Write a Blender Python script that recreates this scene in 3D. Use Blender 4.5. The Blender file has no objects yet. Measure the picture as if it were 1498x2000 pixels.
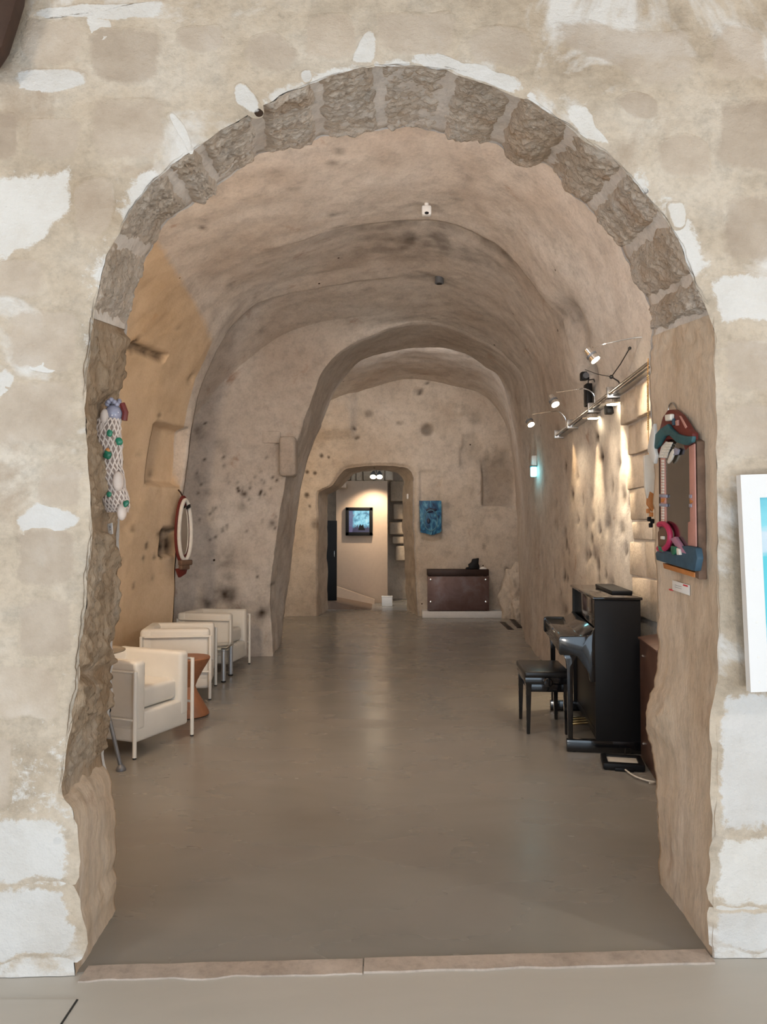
import bpy, bmesh, math, random
import numpy as np
from mathutils import Vector, Matrix, noise

random.seed(7)
SC = bpy.context.scene
COL = SC.collection
PI = math.pi

# ------------------------------------------------------------------ camera
EYE = 1.55
FPX = 1444.0
PITCH = math.atan(45 / FPX)
cam_d = bpy.data.cameras.new('camera')
cam_d.sensor_fit = 'VERTICAL'
cam_d.sensor_height = 36.0
cam_d.lens = FPX / 2000 * 36.0
cam_d.clip_start = 0.05
cam = bpy.data.objects.new('camera', cam_d)
COL.objects.link(cam)
cam.location = (0, 0, EYE)
cam.rotation_euler = (PI / 2 + PITCH, 0, 0)
SC.camera = cam

# ------------------------------------------------------------------ light and exposure
SC.view_settings.view_transform = 'Standard'
SC.view_settings.look = 'None'
SC.view_settings.gamma = 1
SC.view_settings.use_curve_mapping = False
SC.view_settings.exposure = 0.0
world = bpy.data.worlds.new('daylight')
SC.world = world
world.use_nodes = True
bg = world.node_tree.nodes['Background']
bg.inputs['Color'].default_value = (0.68, 0.84, 1.0, 1)
bg.inputs['Strength'].default_value = 2.75


def lamp(name, kind, loc, power, color, radius=0.1, aim=None, size=None, spot=60, blend=0.5):
    d = bpy.data.lights.new(name, kind)
    d.energy = power
    d.color = color
    if kind == 'AREA':
        d.size = size or 0.3
    else:
        d.shadow_soft_size = radius
    if kind == 'SPOT':
        d.spot_size = math.radians(spot)
        d.spot_blend = blend
    o = bpy.data.objects.new(name, d)
    COL.objects.link(o)
    o.location = loc
    if aim is not None:
        o.rotation_euler = (Vector(aim) - Vector(loc)).to_track_quat('-Z', 'Y').to_euler()
    return o


WARM = (1.0, 0.80, 0.58)
WARMER = (1.0, 0.70, 0.40)
NEUTRAL = (1.0, 0.93, 0.88)
portal = lamp('daylight_opening', 'AREA', (0, -1.72, 1.35), 1, (1, 1, 1), aim=(0, 3, 1.35), size=8.6)
portal.data.shape = 'RECTANGLE'
portal.data.size_y = 2.7
portal.data.cycles.is_portal = True
# entrance room, unseen: raking lamp at upper right, then added fill
lamp('entrance_unseen_light', 'AREA', (3.7, 1.0, 3.3), 34, (1.0, 0.92, 0.82), aim=(0.8, 2.7, 2.2), size=0.16)
lamp('entrance_unseen_light', 'AREA', (-2.6, 0.4, 3.8), 20, (1.0, 0.90, 0.78), aim=(-0.4, 2.7, 2.6), size=0.4)
lamp('soffit_fill_light', 'AREA', (1.5, -0.9, 0.5), 26, (1.0, 0.88, 0.74), aim=(0.2, 2.9, 3.3), size=0.3)  # low fill added to brighten the soffit
lamp('soffit_fill_light', 'AREA', (-1.5, -0.9, 0.5), 26, (1.0, 0.88, 0.74), aim=(-0.2, 2.9, 3.3), size=0.3)
# behind the arch wall, unseen: warm lamp on the left, then added fill
lamp('hall_unseen_light', 'AREA', (-2.1, 3.6, 3.0), 36, WARMER, aim=(-2.5, 7.8, 1.6), size=0.25)
lamp('hall_unseen_light', 'AREA', (0.2, 3.55, 3.85), 17, NEUTRAL, aim=(0.2, 8.5, 3.4), size=0.6)
lamp('hall_unseen_light', 'AREA', (-1.9, 3.6, 2.4), 26, NEUTRAL, aim=(0.4, 8.6, 4.0), size=0.35)
lamp('hall_unseen_light', 'AREA', (1.75, 3.7, 2.5), 22, NEUTRAL, aim=(-0.6, 8.8, 3.6), size=0.35)
lamp('hall_unseen_light', 'AREA', (1.6, 3.6, 2.9), 6, WARM, aim=(1.6, 7.5, 1.0), size=0.25)
# inner hall, unseen: warm lamp behind the pier, added fill above the soffit
lamp('inner_unseen_light', 'AREA', (-2.0, 11.8, 2.9), 22, WARMER, aim=(-1.8, 14.2, 1.6), size=0.3)
lamp('inner_unseen_light', 'AREA', (0.5, 11.2, 4.45), 26, NEUTRAL, aim=(0.5, 14.2, 2.2), size=0.5)


# ------------------------------------------------------------------ helpers
def at(px, py, D):
    """point of the place seen at photo pixel (px, py) when it lies at distance D along the hall"""
    u = (px - 749) / FPX
    v = (1000 - py) / FPX
    dy = math.cos(PITCH) - v * math.sin(PITCH)
    dz = math.sin(PITCH) + v * math.cos(PITCH)
    s = D / dy
    return Vector((u * s, D, EYE + dz * s))


def on_plane(px, py, a, b):
    """same, on the vertical plane y = a + b x"""
    u = (px - 749) / FPX
    v = (1000 - py) / FPX
    dy = math.cos(PITCH) - v * math.sin(PITCH)
    dz = math.sin(PITCH) + v * math.cos(PITCH)
    s = a / (dy - b * u)
    return Vector((u * s, dy * s, EYE + dz * s))


def smooth(a, b, x):
    t = min(1.0, max(0.0, (x - a) / (b - a)))
    return t * t * (3 - 2 * t)


def fbm(p, scale, octaves=3, seed=0.0):
    a, s, t = 1.0, scale, 0.0
    for _ in range(octaves):
        t += a * noise.noise((p[0] * s + seed, p[1] * s - seed, p[2] * s + 2 * seed))
        a *= 0.5
        s *= 2.1
    return t


def link_mesh(name, verts, faces, m=None, parent=None, smooth_shade=True, loc=None):
    me = bpy.data.meshes.new(name)
    me.from_pydata([tuple(v) for v in verts], [], faces)
    me.update()
    if smooth_shade:
        me.polygons.foreach_set('use_smooth', [True] * len(me.polygons))
    if m:
        me.materials.append(m)
    o = bpy.data.objects.new(name, me)
    COL.objects.link(o)
    if parent:
        o.parent = parent
    if loc is not None:
        o.location = loc
    return o


class MB:
    """collects solid shapes into one bmesh"""

    def __init__(self):
        self.bm = bmesh.new()

    def _merge(self, b, M=None):
        if M is not None:
            bmesh.ops.transform(b, matrix=M, verts=b.verts)
        me = bpy.data.meshes.new('tmp')
        b.to_mesh(me)
        b.free()
        self.bm.from_mesh(me)
        bpy.data.meshes.remove(me)
        return self

    def box(self, c, s, bev=0.0, seg=2, M=None):
        b = bmesh.new()
        bmesh.ops.create_cube(b, size=1.0)
        bmesh.ops.scale(b, vec=s, verts=b.verts)
        if bev > 0:
            bmesh.ops.bevel(b, geom=b.edges[:], offset=min(bev, min(s) * 0.49), segments=seg, affect='EDGES', profile=0.5)
        bmesh.ops.translate(b, vec=c, verts=b.verts)
        return self._merge(b, M)

    def tube(self, pts, r, n=10, closed=False, M=None):
        b = bmesh.new()
        pts = [Vector(p) for p in pts]
        rs = r if isinstance(r, (list, tuple)) else [r] * len(pts)
        rings = []
        N = len(pts)
        up = None
        for i, p in enumerate(pts):
            if closed:
                t = pts[(i + 1) % N] - pts[(i - 1) % N]
            else:
                t = pts[min(i + 1, N - 1)] - pts[max(i - 1, 0)]
            t.normalize()
            if up is None:
                a = Vector((0, 0, 1)) if abs(t.z) < 0.9 else Vector((1, 0, 0))
                up = a - t * a.dot(t)
            else:
                up = up - t * up.dot(t)
            up.normalize()
            w = t.cross(up)
            rings.append([b.verts.new(p + (up * math.cos(2 * PI * k / n) + w * math.sin(2 * PI * k / n)) * rs[i]) for k in range(n)])
        for i in range(N if closed else N - 1):
            A, B = rings[i], rings[(i + 1) % N]
            for k in range(n):
                b.faces.new((A[k], A[(k + 1) % n], B[(k + 1) % n], B[k]))
        if not closed:
            b.faces.new(rings[0][::-1])
            b.faces.new(rings[-1])
        return self._merge(b, M)

    def lathe(self, prof, n=32, c=(0, 0, 0), M=None):
        b = bmesh.new()
        rings = []
        for r, z in prof:
            rings.append([b.verts.new((c[0] + max(r, 1e-4) * math.cos(2 * PI * k / n), c[1] + max(r, 1e-4) * math.sin(2 * PI * k / n), c[2] + z)) for k in range(n)])
        for A, B in zip(rings, rings[1:]):
            for k in range(n):
                b.faces.new((A[k], A[(k + 1) % n], B[(k + 1) % n], B[k]))
        b.faces.new(rings[0][::-1])
        b.faces.new(rings[-1])
        return self._merge(b, M)

    def prism(self, poly, d0, d1, axis='y', bev=0.0, M=None):
        """polygon of (a, b) extruded along an axis; axis y: (x, z); axis z: (x, y); axis x: (y, z)"""
        b = bmesh.new()

        def P(a, c, d):
            return {'y': (a, d, c), 'z': (a, c, d), 'x': (d, a, c)}[axis]
        A = [b.verts.new(P(x, z, d0)) for x, z in poly]
        B = [b.verts.new(P(x, z, d1)) for x, z in poly]
        n = len(poly)
        b.faces.new(A)
        b.faces.new(B[::-1])
        for k in range(n):
            b.faces.new((A[k], B[k], B[(k + 1) % n], A[(k + 1) % n]))
        bmesh.ops.recalc_face_normals(b, faces=b.faces)
        if bev > 0:
            bmesh.ops.bevel(b, geom=b.edges[:], offset=bev, segments=2, affect='EDGES', profile=0.5)
        return self._merge(b, M)

    def ball(self, c, s, n=12, M=None):
        b = bmesh.new()
        bmesh.ops.create_uvsphere(b, u_segments=n * 2, v_segments=n, radius=1.0)
        bmesh.ops.scale(b, vec=s if isinstance(s, (tuple, list)) else (s, s, s), verts=b.verts)
        bmesh.ops.translate(b, vec=c, verts=b.verts)
        return self._merge(b, M)

    def build(self, name, m, parent=None, angle=40):
        bmesh.ops.recalc_face_normals(self.bm, faces=self.bm.faces)
        me = bpy.data.meshes.new(name)
        self.bm.to_mesh(me)
        self.bm.free()
        me.polygons.foreach_set('use_smooth', [True] * len(me.polygons))
        me.set_sharp_from_angle(angle=math.radians(angle))
        me.materials.append(m)
        o = bpy.data.objects.new(name, me)
        COL.objects.link(o)
        if parent:
            o.parent = parent
        return o


def tag(o, label, cat, group=None):
    o['label'] = label
    o['category'] = cat
    if group:
        o['group'] = group
    return o


def thing(name, label, cat, loc=(0, 0, 0), rz=0.0, group=None):
    o = bpy.data.objects.new(name, None)
    o.empty_display_size = 0.1
    COL.objects.link(o)
    o.location = loc
    o.rotation_euler = (0, 0, rz)
    return tag(o, label, cat, group)


def dup(root, loc, rz, label, group=None):
    r = root.copy()
    COL.objects.link(r)
    r.location = loc
    r.rotation_euler = (0, 0, rz)
    r['label'] = label
    if group:
        r['group'] = group
    for ch in list(root.children):
        c = ch.copy()
        COL.objects.link(c)
        c.parent = r
        for g in list(ch.children):
            d = g.copy()
            COL.objects.link(d)
            d.parent = c
    return r


def struct(o):
    o['kind'] = 'structure'
    return o


# ------------------------------------------------------------------ materials
class NT:
    def __init__(self, name):
        self.m = bpy.data.materials.new(name)
        self.m.use_nodes = True
        self.t = self.m.node_tree
        self.bsdf = self.t.nodes['Principled BSDF']
        self.pos = self.t.nodes.new('ShaderNodeNewGeometry').outputs['Position']

    def node(self, kind, **kw):
        n = self.t.nodes.new(kind)
        for k, v in kw.items():
            setattr(n, k, v)
        return n

    def link(self, a, b):
        self.t.links.new(a, b)

    def mapping(self, vec, scale):
        n = self.node('ShaderNodeVectorMath', operation='MULTIPLY')
        self.link(vec, n.inputs[0])
        n.inputs[1].default_value = scale if isinstance(scale, (tuple, list)) else (scale,) * 3
        return n.outputs[0]

    def noise(self, vec, scale, detail=6, rough=0.6, dist=0.0):
        n = self.node('ShaderNodeTexNoise')
        self.link(vec, n.inputs['Vector'])
        n.inputs['Scale'].default_value = scale
        n.inputs['Detail'].default_value = detail
        n.inputs['Roughness'].default_value = rough
        n.inputs['Distortion'].default_value = dist
        return n.outputs['Fac']

    def ramp(self, fac, stops):
        n = self.node('ShaderNodeValToRGB')
        self.link(fac, n.inputs[0])
        e = n.color_ramp.elements
        while len(e) < len(stops):
            e.new(0.5)
        for el, (p, c) in zip(e, stops):
            el.position = p
            el.color = (*c, 1) if not isinstance(c, (int, float)) else (c, c, c, 1)
        return n.outputs[0]

    def mix(self, fac, a, b, mode='MIX'):
        n = self.node('ShaderNodeMix', data_type='RGBA', blend_type=mode)
        for sock, v in ((n.inputs[0], fac), (n.inputs[6], a), (n.inputs[7], b)):
            if isinstance(v, (int, float)):
                sock.default_value = v
            elif isinstance(v, tuple):
                sock.default_value = (*v, 1)
            else:
                self.link(v, sock)
        return n.outputs[2]

    def math(self, op, a, b=None):
        n = self.node('ShaderNodeMath', operation=op)
        for sock, v in zip(n.inputs, (a, b)):
            if v is None:
                continue
            if isinstance(v, (int, float)):
                sock.default_value = v
            else:
                self.link(v, sock)
        return n.outputs[0]

    def bump(self, h, strength, dist):
        n = self.node('ShaderNodeBump')
        n.inputs['Strength'].default_value = strength
        n.inputs['Distance'].default_value = dist
        self.link(h, n.inputs['Height'])
        self.link(n.outputs[0], self.bsdf.inputs['Normal'])


def plain(name, color, rough=0.5, metal=0.0, spec=0.5, coat=0.0, emit=None, strength=0.0, vary=0.06):
    t = NT(name)
    b = t.bsdf
    n = t.noise(t.pos, 14, 4)
    dark = tuple(max(0, c * (1 - vary * 2)) for c in color)
    t.link(t.ramp(n, [(0.3, dark), (0.7, color)]), b.inputs['Base Color'])
    b.inputs['Roughness'].default_value = rough
    b.inputs['Metallic'].default_value = metal
    b.inputs['Specular IOR Level'].default_value = spec
    b.inputs['Coat Weight'].default_value = coat
    if emit:
        b.inputs['Emission Color'].default_value = (*emit, 1)
        b.inputs['Emission Strength'].default_value = strength
    return t.m


def rock(name, dark, mid, light, white=None, white_at=0.62, stain=None, stain_at=0.64, big=0.9, bump=0.5, bdist=0.012,
         holes=0.0, soot_shade=(0.05, 0.032, 0.022), stretch=(1, 1, 1), tint=0.0, over=None, ochre=None):
    t = NT(name)
    v = t.mapping(t.pos, stretch)
    n1 = t.noise(v, big, 9, 0.62, 0.3)
    c = t.ramp(n1, [(0.28, dark), (0.5, mid), (0.70, light)])
    n2 = t.noise(v, 7.0, 10, 0.72)
    c = t.mix(0.6, c, t.ramp(n2, [(0.28, 0.55), (0.52, 1.0), (0.72, 1.14)]), 'MULTIPLY')
    n6 = t.noise(v, 38.0, 5, 0.7)
    c = t.mix(0.5, c, t.ramp(n6, [(0.30, 0.72), (0.5, 1.0), (0.70, 1.10)]), 'MULTIPLY')
    if stain:
        n3 = t.noise(v, 2.1, 7, 0.65, 0.8)
        c = t.mix(t.ramp(n3, [(stain_at - 0.06, 0.0), (stain_at + 0.05, 0.75)]), c, stain)
    if white:
        off = t.node('ShaderNodeVectorMath', operation='ADD')
        t.link(v, off.inputs[0])
        off.inputs[1].default_value = (11.3, 4.1, 7.7)
        n4 = t.noise(off.outputs[0], 1.5, 8, 0.6, 0.5)
        c = t.mix(t.ramp(n4, [(white_at - 0.03, 0.0), (white_at + 0.03, 0.9)]), c, white)
    if tint:
        oi = t.node('ShaderNodeObjectInfo')
        c = t.mix(0.8, c, t.ramp(oi.outputs['Random'], [(0.0, tuple(1 - tint * k for k in (0.9, 1.0, 1.15))), (0.5, (1, 1, 1)), (1.0, (1 + tint * .6,) * 3)]), 'MULTIPLY')
    if holes:
        vo = t.node('ShaderNodeTexVoronoi')
        t.link(v, vo.inputs['Vector'])
        vo.inputs['Scale'].default_value = 4.2
        r = t.node('ShaderNodeSeparateColor')
        t.link(vo.outputs['Color'], r.inputs[0])
        wob = t.math('ADD', vo.outputs['Distance'], t.math('MULTIPLY', t.math('SUBTRACT', n2, 0.5), 0.07))
        small = t.math('LESS_THAN', wob, 0.062)
        some = t.math('LESS_THAN', r.outputs[0], holes)
        c = t.mix(t.math('MULTIPLY', small, some), c, (0.05, 0.03, 0.02))  # holes are dark spots, their shade painted without depth
    if over:        # the face of a stone or plaster patch, ragged towards its edge
        ob = t.node('ShaderNodeAttribute', attribute_name='blend')
        n5 = t.noise(v, 9, 9, 0.74, 0.3)
        n7 = t.noise(v, 26, 8, 0.74, 0.6)
        mask = t.math('ADD', ob.outputs['Fac'], t.math('ADD', t.math('MULTIPLY', t.math('SUBTRACT', n5, 0.5), 1.5), t.math('MULTIPLY', t.math('SUBTRACT', n7, 0.5), 1.0)))
        oi = t.node('ShaderNodeObjectInfo')
        oc = t.ramp(t.noise(v, 4, 8, 0.65), [(0.3, over[0]), (0.55, over[1]), (0.75, over[2])])
        oc = t.mix(0.9, oc, t.ramp(oi.outputs['Random'], [(0.0, over[3]), (0.5, (1, 1, 1)), (1.0, (1.08, 1.07, 1.05))]), 'MULTIPLY')
        c = t.mix(t.math('MULTIPLY', t.ramp(mask, [(over[5], 0.0), (over[6], 1.0)]), over[4]), c, oc)
    if ochre:       # ochre colour on one stretch of wall
        oa = t.node('ShaderNodeAttribute', attribute_name='ochre')
        om_ = t.math('ADD', oa.outputs['Fac'], t.math('MULTIPLY', t.math('SUBTRACT', n2, 0.5), 0.5))
        c = t.mix(t.math('MULTIPLY', t.ramp(om_, [(0.38, 0.0), (0.62, 1.0)]), 0.66), c, t.ramp(n1, [(0.3, ochre[0]), (0.65, ochre[1])]))
    at_ = t.node('ShaderNodeAttribute', attribute_name='soot_shade')  # dark colour for soot stains and for painted shade inside holes
    c = t.mix(at_.outputs['Fac'], c, soot_shade)
    t.link(c, t.bsdf.inputs['Base Color'])
    t.bsdf.inputs['Roughness'].default_value = 0.92
    t.bsdf.inputs['Specular IOR Level'].default_value = 0.2
    nb = t.noise(v, 16, 9, 0.7)
    nc = t.noise(v, 70, 5, 0.6)
    h = t.math('ADD', nb, t.math('MULTIPLY', nc, 0.35))
    t.bump(h, bump, bdist)
    return t.m


M = {}
FRONT_ARGS = dict(white=(0.82, 0.80, 0.77), white_at=0.58, stain=(0.47, 0.37, 0.28), stain_at=0.63, big=2.0, bump=0.8, bdist=0.016, holes=0.34, stretch=(1, 1, 1.15))
FRONT_COL = ((0.47, 0.375, 0.275), (0.63, 0.535, 0.425), (0.72, 0.65, 0.56))
M['front'] = rock('front_wall_plaster', *FRONT_COL, **FRONT_ARGS)
M['front_stone'] = rock('front_wall_stone', *FRONT_COL, over=((0.46, 0.37, 0.29), (0.60, 0.51, 0.42), (0.70, 0.63, 0.56), (0.80, 0.77, 0.74), 0.8, 0.34, 0.78), **FRONT_ARGS)
M['white_plaster'] = rock('white_plaster', *FRONT_COL, over=((0.70, 0.67, 0.63), (0.78, 0.77, 0.75), (0.82, 0.81, 0.80), (0.95, 0.95, 0.96), 0.9, 0.36, 0.56), **FRONT_ARGS)
M['chisel'] = rock('chiselled_stone', (0.60, 0.47, 0.35), (0.76, 0.65, 0.54), (0.82, 0.74, 0.66), big=2.4, bump=1.0, bdist=0.030, stretch=(1, 1.7, 1),
                   stain=(0.55, 0.38, 0.25), stain_at=0.62)
M['chisel_brown'] = rock('weathered_brown_stone', (0.42, 0.29, 0.18), (0.58, 0.44, 0.31), (0.70, 0.60, 0.49), big=2.6, bump=1.0, bdist=0.030, stretch=(1.6, 1.6, 0.6))
M['mortar'] = rock('pale_mortar', (0.64, 0.57, 0.51), (0.72, 0.67, 0.62), (0.76, 0.72, 0.68), big=3, bump=0.6, bdist=0.010)
M['jamb'] = rock('smooth_brown_plaster', (0.50, 0.37, 0.26), (0.64, 0.52, 0.40), (0.72, 0.62, 0.52), big=1.6, bump=0.6, bdist=0.012,
                 white=(0.76, 0.70, 0.64), white_at=0.68, stretch=(1.6, 1.6, 0.55), stain=(0.42, 0.30, 0.22), stain_at=0.66)
M['cave'] = rock('cave_limestone', (0.47, 0.39, 0.325), (0.61, 0.545, 0.485), (0.69, 0.645, 0.60), big=0.7, bump=0.45, bdist=0.012,
                 stain=(0.36, 0.22, 0.15), stain_at=0.68, holes=0.10, ochre=((0.52, 0.34, 0.17), (0.66, 0.47, 0.27)))
M['cave_stone'] = rock('ashlar_block', (0.48, 0.38, 0.28), (0.61, 0.51, 0.41), (0.68, 0.60, 0.50), big=2.2, bump=0.6, bdist=0.010, tint=0.10)
M['back'] = rock('back_wall_limestone', (0.48, 0.39, 0.31), (0.61, 0.53, 0.45), (0.69, 0.62, 0.55), big=0.9, bump=0.4, bdist=0.010,
                 stain=(0.42, 0.30, 0.22), stain_at=0.70, holes=0.10)


def floor_mat(name, c1, c2, r0, r1):
    t = NT(name)
    n1 = t.noise(t.mapping(t.pos, (0.6, 1.3, 1)), 1.1, 8, 0.6, 0.6)
    n2 = t.noise(t.mapping(t.pos, (0.5, 2.2, 1)), 4.0, 6, 0.6)
    c = t.ramp(n1, [(0.3, c1), (0.7, c2)])
    c = t.mix(0.10, c, t.ramp(n2, [(0.3, 0.75), (0.7, 1.05)]), 'MULTIPLY')
    t.link(c, t.bsdf.inputs['Base Color'])
    rr = t.ramp(t.noise(t.mapping(t.pos, (0.7, 1.5, 1)), 1.7, 4, 0.5), [(0.35, r0), (0.65, r1)])
    t.link(rr, t.bsdf.inputs['Roughness'])
    t.bsdf.inputs['Specular IOR Level'].default_value = 0.5
    nb = t.noise(t.mapping(t.pos, (1.0, 2.5, 1)), 2.6, 3, 0.5)
    t.bump(nb, 0.018, 0.03)
    return t.m


M['floor_hall'] = floor_mat('polished_resin_floor', (0.255, 0.24, 0.215), (0.30, 0.285, 0.26), 0.23, 0.30)
M['floor_front'] = floor_mat('pale_resin_floor', (0.50, 0.475, 0.43), (0.56, 0.53, 0.485), 0.40, 0.52)
M['threshold'] = rock('threshold_stone', (0.40, 0.32, 0.26), (0.50, 0.42, 0.36), (0.56, 0.48, 0.42), big=2.5, bump=0.35, bdist=0.006)
M['leather'] = plain('white_leather', (0.78, 0.755, 0.70), 0.5, vary=0.02)
M['white_tube'] = plain('white_painted_tube', (0.80, 0.78, 0.73), 0.35, vary=0.01)
M['black_foot'] = plain('black_rubber', (0.02, 0.02, 0.02), 0.6)
M['chrome'] = plain('chrome', (0.80, 0.79, 0.77), 0.16, 1.0, vary=0.01)
M['steel'] = plain('brushed_steel', (0.52, 0.52, 0.52), 0.32, 1.0, vary=0.02)
M['silver_paint'] = plain('silver_paint', (0.55, 0.58, 0.62), 0.3, 0.6, vary=0.02)
M['lacquer'] = plain('black_lacquer', (0.008, 0.008, 0.009), 0.12, spec=0.6, coat=0.5)
M['satin_black'] = plain('satin_black', (0.010, 0.010, 0.011), 0.45, spec=0.2)
M['black_leather'] = plain('black_leather', (0.016, 0.015, 0.015), 0.3)
M['brass'] = plain('brass', (0.85, 0.60, 0.28), 0.22, 1.0)
M['terracotta'] = plain('reddish_wood', (0.36, 0.15, 0.07), 0.45, vary=0.12)
M['ink'] = plain('grey_print', (0.25, 0.25, 0.27), 0.7)
M['red'] = plain('red_print', (0.75, 0.03, 0.05), 0.6)
M['paper'] = plain('white_card', (0.84, 0.83, 0.81), 0.7, vary=0.01)
M['maroon'] = plain('maroon_paint', (0.16, 0.022, 0.018), 0.45, vary=0.12)
M['teal'] = plain('teal_paint', (0.035, 0.13, 0.15), 0.55, vary=0.2)
M['denim'] = plain('blue_grey_paint', (0.045, 0.105, 0.16), 0.6, vary=0.2)
M['pink'] = plain('dusty_pink_paint', (0.60, 0.30, 0.25), 0.55, vary=0.1)
M['magenta'] = plain('crimson_paint', (0.50, 0.03, 0.10), 0.45)
M['mauve'] = plain('mauve_paint', (0.42, 0.20, 0.30), 0.5)
M['green'] = plain('green_glaze', (0.03, 0.26, 0.15), 0.35, vary=0.3)
M['orange'] = plain('orange_paint', (0.62, 0.24, 0.07), 0.5, vary=0.15)
M['ivory'] = plain('ivory_tile', (0.82, 0.78, 0.70), 0.35)
M['whitewash'] = plain('whitewashed_wood', (0.74, 0.72, 0.68), 0.6, vary=0.06)
M['mirror'] = plain('mirror_glass', (0.80, 0.80, 0.78), 0.06, 1.0, vary=0.01)
M['dim_mirror'] = plain('old_mirror_glass', (0.34, 0.32, 0.29), 0.16, 1.0, vary=0.05)
M['grey_metal'] = plain('grey_metal', (0.18, 0.19, 0.21), 0.45, 0.4)
M['white_plastic'] = plain('white_plastic', (0.82, 0.82, 0.82), 0.4, vary=0.01)
M['brown_wood'] = plain('dark_brown_wood', (0.055, 0.024, 0.013), 0.6, vary=0.2)
M['driftwood'] = plain('brown_driftwood', (0.20, 0.12, 0.08), 0.75, vary=0.25)
M['pale_drift'] = plain('pale_driftwood', (0.40, 0.30, 0.25), 0.85, vary=0.3)
M['net'] = plain('pale_fishing_net', (0.74, 0.63, 0.56), 0.85, vary=0.12)
M['lilac'] = plain('lilac_glass_beads', (0.36, 0.36, 0.46), 0.2, vary=0.2)
M['wire'] = plain('black_cable', (0.02, 0.018, 0.016), 0.5)
M['cream_wire'] = plain('cream_cable', (0.70, 0.66, 0.58), 0.5, vary=0.02)
M['bulb'] = plain('lit_bulb', (1, 1, 1), 0.4, emit=(1.0, 0.86, 0.62), strength=30.0)
M['cyan_lamp'] = plain('cyan_lamp', (0.3, 0.9, 1.0), 0.4, emit=(0.30, 0.88, 1.0), strength=3.0)


def glass_mat():
    t = NT('clear_glass')
    t.bsdf.inputs['Base Color'].default_value = (0.90, 0.97, 0.95, 1)
    t.bsdf.inputs['Transmission Weight'].default_value = 1.0
    t.bsdf.inputs['Roughness'].default_value = 0.02
    t.bsdf.inputs['IOR'].default_value = 1.45
    return t.m


M['glass'] = glass_mat()

# ------------------------------------------------------------------ arch wall between entrance room and hall
FA, FB = 2.70, 0.045          # front face  y = FA + FB x
RA, RB = 3.224, 0.10          # rear face   y = RA + RB x
RUNGS = [  # front arris (px, py), rear arris (px, py)
    (148, 1893, 227, 1764), (138, 1800, 224, 1700), (140, 1690, 226, 1640), (142, 1590, 222, 1560), (122, 1545, 208, 1480),
    (132, 1450, 212, 1400), (150, 1340, 220, 1320), (160, 1230, 222, 1250), (172, 1130, 228, 1150), (178, 1040, 232, 1060),
    (176, 960, 236, 960), (168, 850, 232, 850), (168, 760, 236, 760), (180, 620, 248, 645), (190, 570, 256, 585),
    (205, 510, 275, 530), (225, 465, 292, 490), (255, 410, 318, 440), (290, 365, 345, 415), (322, 335, 375, 402),
    (355, 308, 405, 378), (388, 285, 430, 358), (440, 248, 470, 330), (506, 212, 512, 300), (560, 180, 570, 290),
    (616, 158, 625, 268), (680, 138, 685, 263), (737, 128, 746, 254), (805, 129, 800, 250), (882, 140, 857, 259),
    (945, 158, 910, 272), (1010, 184, 966, 282), (1065, 215, 1016, 324), (1120, 252, 1066, 322), (1172, 290, 1110, 375),
    (1222, 332, 1152, 410), (1265, 385, 1190, 455), (1298, 425, 1218, 495), (1330, 480, 1240, 550), (1352, 540, 1266, 592),
    (1372, 575, 1272, 625), (1394, 612, 1274, 655), (1396, 700, 1270, 710), (1397, 800, 1271, 800), (1399, 900, 1276, 900),
    (1402, 1000, 1280, 1000), (1402, 1120, 1282, 1120), (1404, 1230, 1287, 1230), (1402, 1330, 1281, 1310), (1400, 1430, 1274, 1400),
    (1399, 1530, 1281, 1490), (1397, 1650, 1284, 1580), (1394, 1760, 1287, 1660), (1392, 1858, 1292, 1713)]
FRONT = [on_plane(a, b, FA, FB) for a, b, _, _ in RUNGS]
REAR = [on_plane(c, d, RA, RB) for _, _, c, d in RUNGS]
for P in (FRONT, REAR):
    P[0].z = P[-1].z = 0.0


def cr(P, t):
    """Catmull-Rom point on the polyline P at index t"""
    n = len(P) - 1
    i = min(int(t), n - 1)
    f = t - i
    p0, p1, p2, p3 = P[max(i - 1, 0)], P[i], P[i + 1], P[min(i + 2, n)]
    return 0.5 * ((2 * p1) + (p2 - p0) * f + (2 * p0 - 5 * p1 + 4 * p2 - p3) * f * f + (3 * p1 - p0 - 3 * p2 + p3) * f ** 3)


def jag(p, amp):
    return amp * fbm(p, 11.0, 3, 3.1)


def arris(P, t, amp):
    p = cr(P, t)
    q = Vector((p.x, p.y, p.z))
    q.x += jag((p.x, 1.3, p.z), amp)
    if p.z > 0.02:
        q.z += jag((p.z, p.x, 5.2), amp)
    return q


NSUB = 8
TT = [i / NSUB for i in range((len(RUNGS) - 1) * NSUB + 1)]
FR_LINE = [arris(FRONT, t, 0.007) for t in TT]
RE_LINE = [arris(REAR, t, 0.012) for t in TT]
for L in (FR_LINE, RE_LINE):
    L[0].z = L[-1].z = 0.0


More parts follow.
